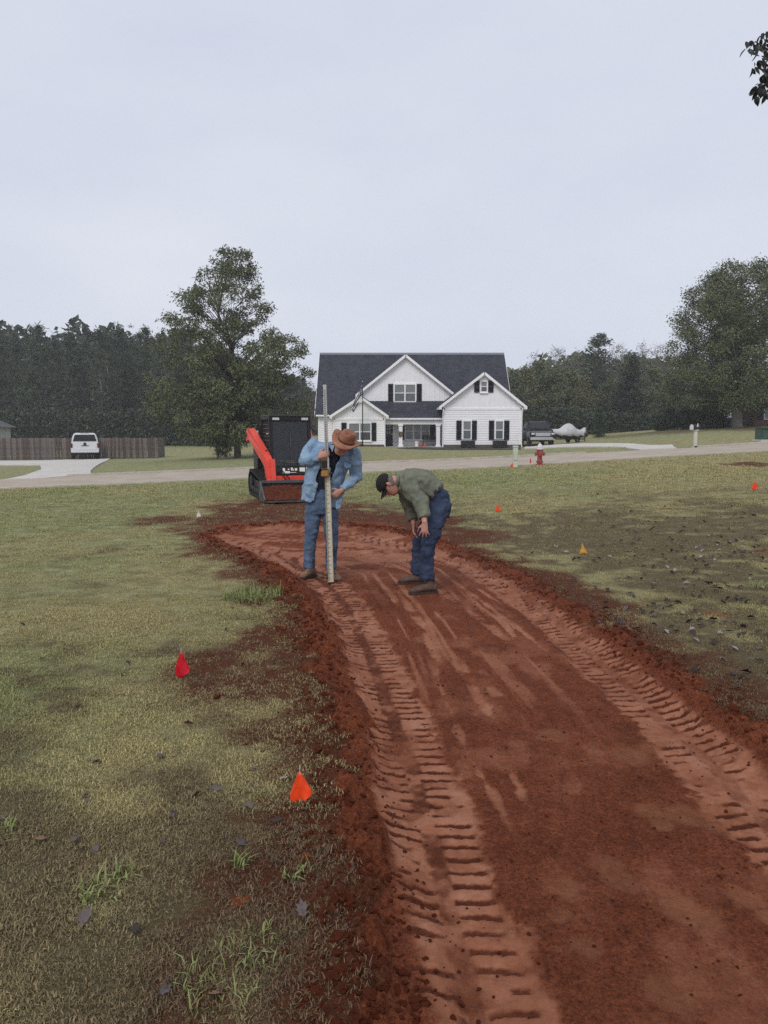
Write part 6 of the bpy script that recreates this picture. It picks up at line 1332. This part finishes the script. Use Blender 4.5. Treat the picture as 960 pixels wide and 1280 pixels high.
for y0, y1, dens, in ((1.7, 3.2, 2300), (3.2, 5, 1500), (5, 7.5, 700), (7.5, 11, 190), (11, 16, 90), (16, 24, 42), (24, 32, 18)):
    hw_ = .56*y1+.4; nw_ = int(2*1.0*(y1-y0)*(y1+2)*dens*.22); TX.append(rng.uniform(-.95*y1-2, .95*y1+2, nw_)); TY.append(rng.uniform(y0, y1, nw_)); n = int(2*hw_*(y1-y0)*dens); TX.append(rng.uniform(-hw_, hw_, n)); TY.append(rng.uniform(y0, y1, n))
TX, TY = np.concatenate(TX), np.concatenate(TY); kp = (TY < 26.4+.2*TX); TX, TY = TX[kp], TY[kp]
Fd = ground_fields(TX, TY); pd_ = (1-sstep(.05, .35, Fd[0]))*(1-.80*Fd[7])*(1-.55*Fd[3]); clp = fbm(TX*4.5, TY*4.5, 131, 3); pd_ *= sstep(.22, .58, clp)*.6+.4
kp = rng.random(len(TX)) < pd_; TX, TY = TX[kp], TY[kp]; Fd = [a[kp] for a in Fd]; clp = clp[kp]
TZ = hz(TX, TY)+Fd[-1]; sc_ = (.6+.55*rng.random(len(TX)))*(.75+.45*clp)*np.clip(TY/6.5, 1, 4.2)*np.where(TY > 7, .8, 1)
rt = np.c_[rng.normal(0, .12, len(TX)), rng.normal(0, .12, len(TX)), rng.uniform(0, 6.283, len(TX))]
lush_ = np.clip(Fd[4]*.75+.55*(fbm(TX*1.7, TY*1.7, 133, 3)-.42)*2, 0, 1)
scatter('grass', tufts, np.c_[TX, TY, TZ], sc_, rt, rng.integers(0, 6, len(TX)), {'lush': lush_, 'bare': np.clip(Fd[3]*.9+Fd[7]*.55, 0, 1)}, 'short patchy half dormant grass of the lawn')
print('tufts', len(TX))
# clods of loose soil along the edges of the cut
M_CLOD = mat('clod', (.070, .0175, .009), .95, .3, 30, .8, 90, color2=(.165, .044, .021), spec=.05)
ck = []
for k in range(5):
    bm = bmesh.new(); bmesh.ops.create_icosphere(bm, subdivisions=2, radius=1); q = np.array([v.co for v in bm.verts]); d = .42+.95*vnoise3(q*1.5+k*7, 3)+.6*(vnoise3(q*3.4+k*7, 4)-.5)
    for v, s in zip(bm.verts, d): v.co = v.co*s; v.co.z *= .72
    m = bpy.data.meshes.new('clod'); bm.to_mesh(m); bm.free(); m.materials.append(M_CLOD); ck.append(m)
CX, CY = rng.uniform(-3, 6, 180000), 1.6+12.5*rng.random(180000)**1.5
d_, _, _ = seg_info(CX, CY, np.vstack([POLY, POLY[:1]])); s_ = np.where(inside(CX, CY, POLY), d_, -d_); Fd = ground_fields(CX, CY)
pr_ = np.exp(-((s_+.16)/.20)**2)*(.5+.5*(CX < .6))*sstep(.35, .6, fbm(CX*4, CY*4, 141, 3)+.12)+.035*Fd[0]*(1-np.clip(Fd[1]*1.4, 0, 1))+.05*Fd[7]+.035*Fd[3]*(CX > 1.5)*sstep(.4, .6, fbm(CX*2, CY*2, 143, 3))
kp = (rng.random(len(CX)) < pr_*.62) & (np.abs(CX) < .56*CY+.3); CX, CY = CX[kp], CY[kp]; edge = np.exp(-((s_[kp]+.14)/.22)**2)
cs = (.0025+.005*rng.random(len(CX))**3.0+edge*(.007*rng.random(len(CX))**2+.014*rng.random(len(CX))**7))*(1+.05*CY)
scatter('soil_clods', ck, np.c_[CX, CY, hz(CX, CY)+Fd[-1][kp]+cs*.2], cs, rng.uniform(0, 6.28, (len(CX), 3))*np.array([.1, .1, 1]), rng.integers(0, 5, len(CX)), {}, 'crumbled red brown soil along the edges of the clay strip')
print('clods', len(CX))
# single bigger clods
for x, y, r, lb_ in ((467, 1038, .030, 'fist sized pale clod of clay left of the wheel track near the orange flag'), (272, 873, .035, 'dark clod on the grass right below the red flag'), (352, 790, .055, 'large red clod beside the green grass clump'), (405, 905, .06, 'dark soil lump on the berm left of the path'), (348, 752, .05, 'dark lump of turf left of the rod')):
    p = G(x, y); o = link('soil_lump', ck[0].copy() if False else ck[int(x) % 5], M_CLOD); o.location = p+Vector((0, 0, r*.3)); o.scale = (r, r*.8, r*.8); o.rotation_euler = (0, 0, x); tag(o, lb_, 'clod of soil')
# green clumps that stand out of the lawn
M_GREEN = mat('bright_grass', (.150, .175, .055), .6, .2, 8, color2=(.270, .300, .115), island=.3, spec=.25)
def clump(x, y, n, rad, h0, h1, wd, lay, lb_, seed):
    v, f = blades(n, rad, h0, h1, wd, seed, lay); p = G(x, y); o = link('grass_clump', np_mesh('grass_clump', v, f), M_GREEN); o.location = p; tag(o, lb_, 'grass clump', 'bright grass clumps on the lawn')
clump(316, 747, 620, .30, .05, .17, .007, .95, 'tallest bright green grass clump beside the red dirt left of the rod', 201)
clump(125, 1118, 46, .085, .04, .10, .009, 1.3, 'broad bladed weed clump in the lower left lawn', 202); clump(160, 1098, 22, .05, .04, .09, .009, 1.3, 'smaller weed clump just right of the broad bladed one', 207)
clump(372, 1098, 30, .05, .03, .085, .008, 1.0, 'green weed clump below the orange flag', 203); clump(302, 1083, 22, .03, .04, .10, .008, .8, 'pale thin grass clump under a dead leaf left of the orange flag', 204)
clump(8, 1040, 36, .07, .03, .08, .007, 1.0, 'green clump at the left edge of the lawn', 205); clump(275, 1225, 110, .15, .02, .075, .005, 1.15, 'wide light green grass patch at the bottom of the lawn', 206); clump(330, 1185, 80, .11, .02, .07, .005, 1.15, 'light green grass patch above the lowest dead leaves', 208)
clump(955, 735, 90, .16, .05, .13, .008, .8, 'green clump at the right edge of the lawn', 209)
# ------------------------------------------------------------------ fallen leaves
M_DL = [mat('dead_leaf_grey', (.085, .066, .062), .8, .2, 14, color2=(.15, .12, .115)), mat('dead_leaf_pale', (.20, .175, .165), .75, .2, 14, color2=(.32, .29, .28)), mat('dead_leaf_dark', (.030, .022, .020), .8, .2, 14, color2=(.06, .045, .042)), mat('dead_leaf_tan', (.20, .12, .075), .8, .2, 14)]
dl = []
for k in range(12):
    rg2 = np.random.default_rng(300+k); out_ = []
    lob = [(0, -1.0), (.25, -.75), (.62, -.72), (.48, -.42), (.92, -.18), (.60, .05), (.72, .42), (.34, .45), (.16, .78), (0, 1.05)]
    rr = [(x*rg2.uniform(.8, 1.1), y) for x, y in lob]; lf = [(-x*rg2.uniform(.8, 1.1), y) for x, y in lob]; q = MB(); cu = rg2.uniform(.5, 1.5); cl_ = rg2.uniform(-.3, .9); n = len(lob)
    z = lambda x, y: cu*.55*abs(x)**1.5+cl_*.35*y*y+rg2.normal()*.05
    q.add([(x*.72, y, z(x, y)) for x, y in rr]+[(0, y, z(0, y)-.03) for _, y in lob]+[(x*.72, y, z(x, y)) for x, y in lf], [(i, i+1, n+i+1, n+i) for i in range(n-1)]+[(n+i, n+i+1, 2*n+i+1, 2*n+i) for i in range(n-1)])
    q.tube([(0, -1, z(0, -1)-.02), (.05, -1.35, .1), (.12, -1.6, .25)], [.03, .025, .02], 4); m = q.mesh('dead_leaf'); m.materials.append(M_DL[k % 4 if k < 9 else 2]); m.shade_smooth(); dl.append(m)
def dead_leaf(x, y, s, k, lb_, gp): 
    p = G(x, y); o = bpy.data.objects.new('dead_leaf', dl[k]); COL.objects.link(o); o.location = p+Vector((0, 0, .010+s*.25)); o.scale = (s, s, s); o.rotation_euler = (rl.gauss(0, .35), rl.gauss(0, .35), rl.uniform(0, 6.3)); tag(o, lb_, 'dead leaf', gp)
GL, GRt = 'dead leaves lying on the left lawn', 'dead leaves lying on the right lawn'
for x, y, s, k, lb_ in ((95, 1056, .034, 0, 'grey dead leaf above the broad bladed weed clump'), (303, 1060, .036, 4, 'curled grey dead leaf below left of the orange flag'), (378, 1152, .036, 0, 'grey dead leaf above the dark soil near the bottom'), (106, 1155, .040, 4, 'curled grey dead leaf below the broad bladed weed clump'),
        (206, 1247, .026, 0, 'left one of the dead leaves at the bottom edge of the lawn'), (268, 1252, .030, 3, 'brownish right one of the dead leaves at the bottom edge of the lawn'), (411, 1053, .026, 0, 'dead leaf at the soil edge right of the orange flag'), (356, 981, .036, 5, 'pale grey dead leaf touching the orange flag'),
        (347, 1030, .028, 2, 'dark dead leaf just below the orange flag'), (201, 950, .030, 0, 'grey dead leaf between the red and the orange flag'), (50, 1055, .03, 3, 'brown dead leaf near the left edge'), (235, 908, .034, 7, 'tan dead leaf below the red flag'), (318, 965, .022, 4, 'small grey dead leaf left of the orange flag tip'), (170, 1170, .026, 2, 'dark dead leaf right of the curled grey one')):
    dead_leaf(x, y, s, k, lb_, GL)
for _ in range(34):
    x, y = rl.uniform(5, 330), 660+440*rl.random()**1.5; dead_leaf(x, y, rl.uniform(.018, .030), rl.choice((2, 6, 0, 4, 10)), 'small dark dead leaf lying loose on the left lawn', GL)
n = 0
while n < 245:
    x = rl.triangular(600, 990, 930); y = rl.triangular(615, 870, 690)
    if x < 600+(y-615)*.55+rl.uniform(0, 120): continue
    f = ground_fields(*[[v] for v in tuple(G0(x, y))[:2]])
    if f[0][0] > .3: continue
    far_ = y < 670; dead_leaf(x, y, rl.uniform(.026, .044)*(1.25 if far_ else 1), rl.choice((2, 6, 10, 2, 11, 9) if far_ or rl.random() < .62 else (0, 1, 5, 4, 1)), 'curled dead leaf lying on the dark right lawn under the overhanging tree', GRt); n += 1
# ------------------------------------------------------------------ marking flags
def mflag(x, y, wd, h, col, lb_, style, wire=.04):
    p = G(x, y); t = empty('marking_flag', p, lb_, 'marking flag', 'marking flags on the lawn'); nu, nv = 17, 11; V = []
    for j in range(nv):
        v = j/(nv-1)
        for i in range(nu):
            u = i/(nu-1)*2-1
            if style == 'drape':   # a thin sheet hanging from the wire, folded round it, its lower edge uneven
                w_ = wd*.5*float(np.interp(v, *(((0, .25, .5, .75, .9, 1), (.10, .40, .74, 1.0, .80, .42)) if round(x) % 2 else ((0, .3, .6, .88, .96, 1), (.12, .34, .72, 1.0, .96, .90)))))
                cr_ = fbm([u*1.9+x], [v*2.6+y], 7, 3)[0]-.5; c2 = fbm([u*4+x], [v*5+y], 9, 2)[0]-.5
                V.append((w_*u+.08*wd*v+.10*wd*cr_*v, .03*wd-.06*wd*(1-abs(u+.2)**.9)*v-.34*wd*v*v*(u > -.2)*(u+.2)*.5+.16*wd*cr_*(.2+v)+.12*wd*c2*v, wire+h*(1-v)+h*v*v*(.10*u+.12*cr_)))
            else:
                V.append((wd*(u*.5+.5)*(1-.25*v), .12*wd*math.sin(u*4+v*2), wire+h*(1-v*(1-.15*(u*.5+.5)))-.25*h*(u*.5+.5)))
    fs = [(j*nu+i, j*nu+i+1, (j+1)*nu+i+1, (j+1)*nu+i) for j in range(nv-1) for i in range(nu-1)]
    o = MB().add(V, fs).build('flag_sheet', col, t, smooth=2, fix=False); o.modifiers.new('t', 'SOLIDIFY').thickness = .0012
    MB().tube([(0, .004, -.05), (.002, .004, wire+h*.6), (0, .002, wire+h+.03)], .0017 if wd < .2 else .003, 5).build('wire', M_SILV, t)
M_FR = mat('flag_red', (.52, .006, .018), .55, .12, 20); M_FO = mat('flag_orange', (.82, .065, .012), .5, .12, 20); M_FY = mat('flag_yellow', (.62, .30, .06), .6, .1); M_FW = mat('flag_pale', (.6, .57, .5), .6, .1)
mflag(227, 848, .105, .170, M_FR, 'deep red marking flag drooping on the left lawn', 'drape', .012); mflag(375, 1008, .100, .130, M_FO, 'bright orange marking flag drooping beside a grey dead leaf', 'drape', .010)
mflag(622, 640, .12, .13, M_FO, 'small orange red marking flag right of the bending man', 'drape', .02); mflag(943, 613, .14, .19, M_FO, 'small orange red marking flag at the far right of the lawn', 'drape', .03); mflag(728, 694, .10, .12, M_FY, 'small yellow marking flag on the right lawn', 'drape', .02); mflag(248, 647, .09, .12, M_FW, 'tiny white marking flag at the far end of the left lawn', 'drape', .02)
mflag(641, 584, .22, .14, M_FO, 'orange red marking flag at the foot of the utility post', 'drape', .02); mflag(663, 580, .06, .22, M_FR, 'thin red marking flag between the utility post and the hydrant', 'drape', .02)
# ------------------------------------------------------------------ damp air
HZ = bpy.data.materials.new('haze'); HZ.use_nodes = True; t = HZ.node_tree; t.nodes.clear(); o_ = t.nodes.new('ShaderNodeOutputMaterial'); pv_ = t.nodes.new('ShaderNodeVolumePrincipled')
pv_.inputs['Color'].default_value = (.93, .95, 1, 1); pv_.inputs['Density'].default_value = .0008; pv_.inputs['Anisotropy'].default_value = .1; t.links.new(pv_.outputs[0], o_.inputs['Volume'])
zlo = min(float(hz(GX[::37], GY[::37]).min()), -2)-1
tag(MB().bx(-345, 345, -75, 440, zlo, 17.5).build('haze', HZ), kind='stuff', label='thin damp haze in the air')
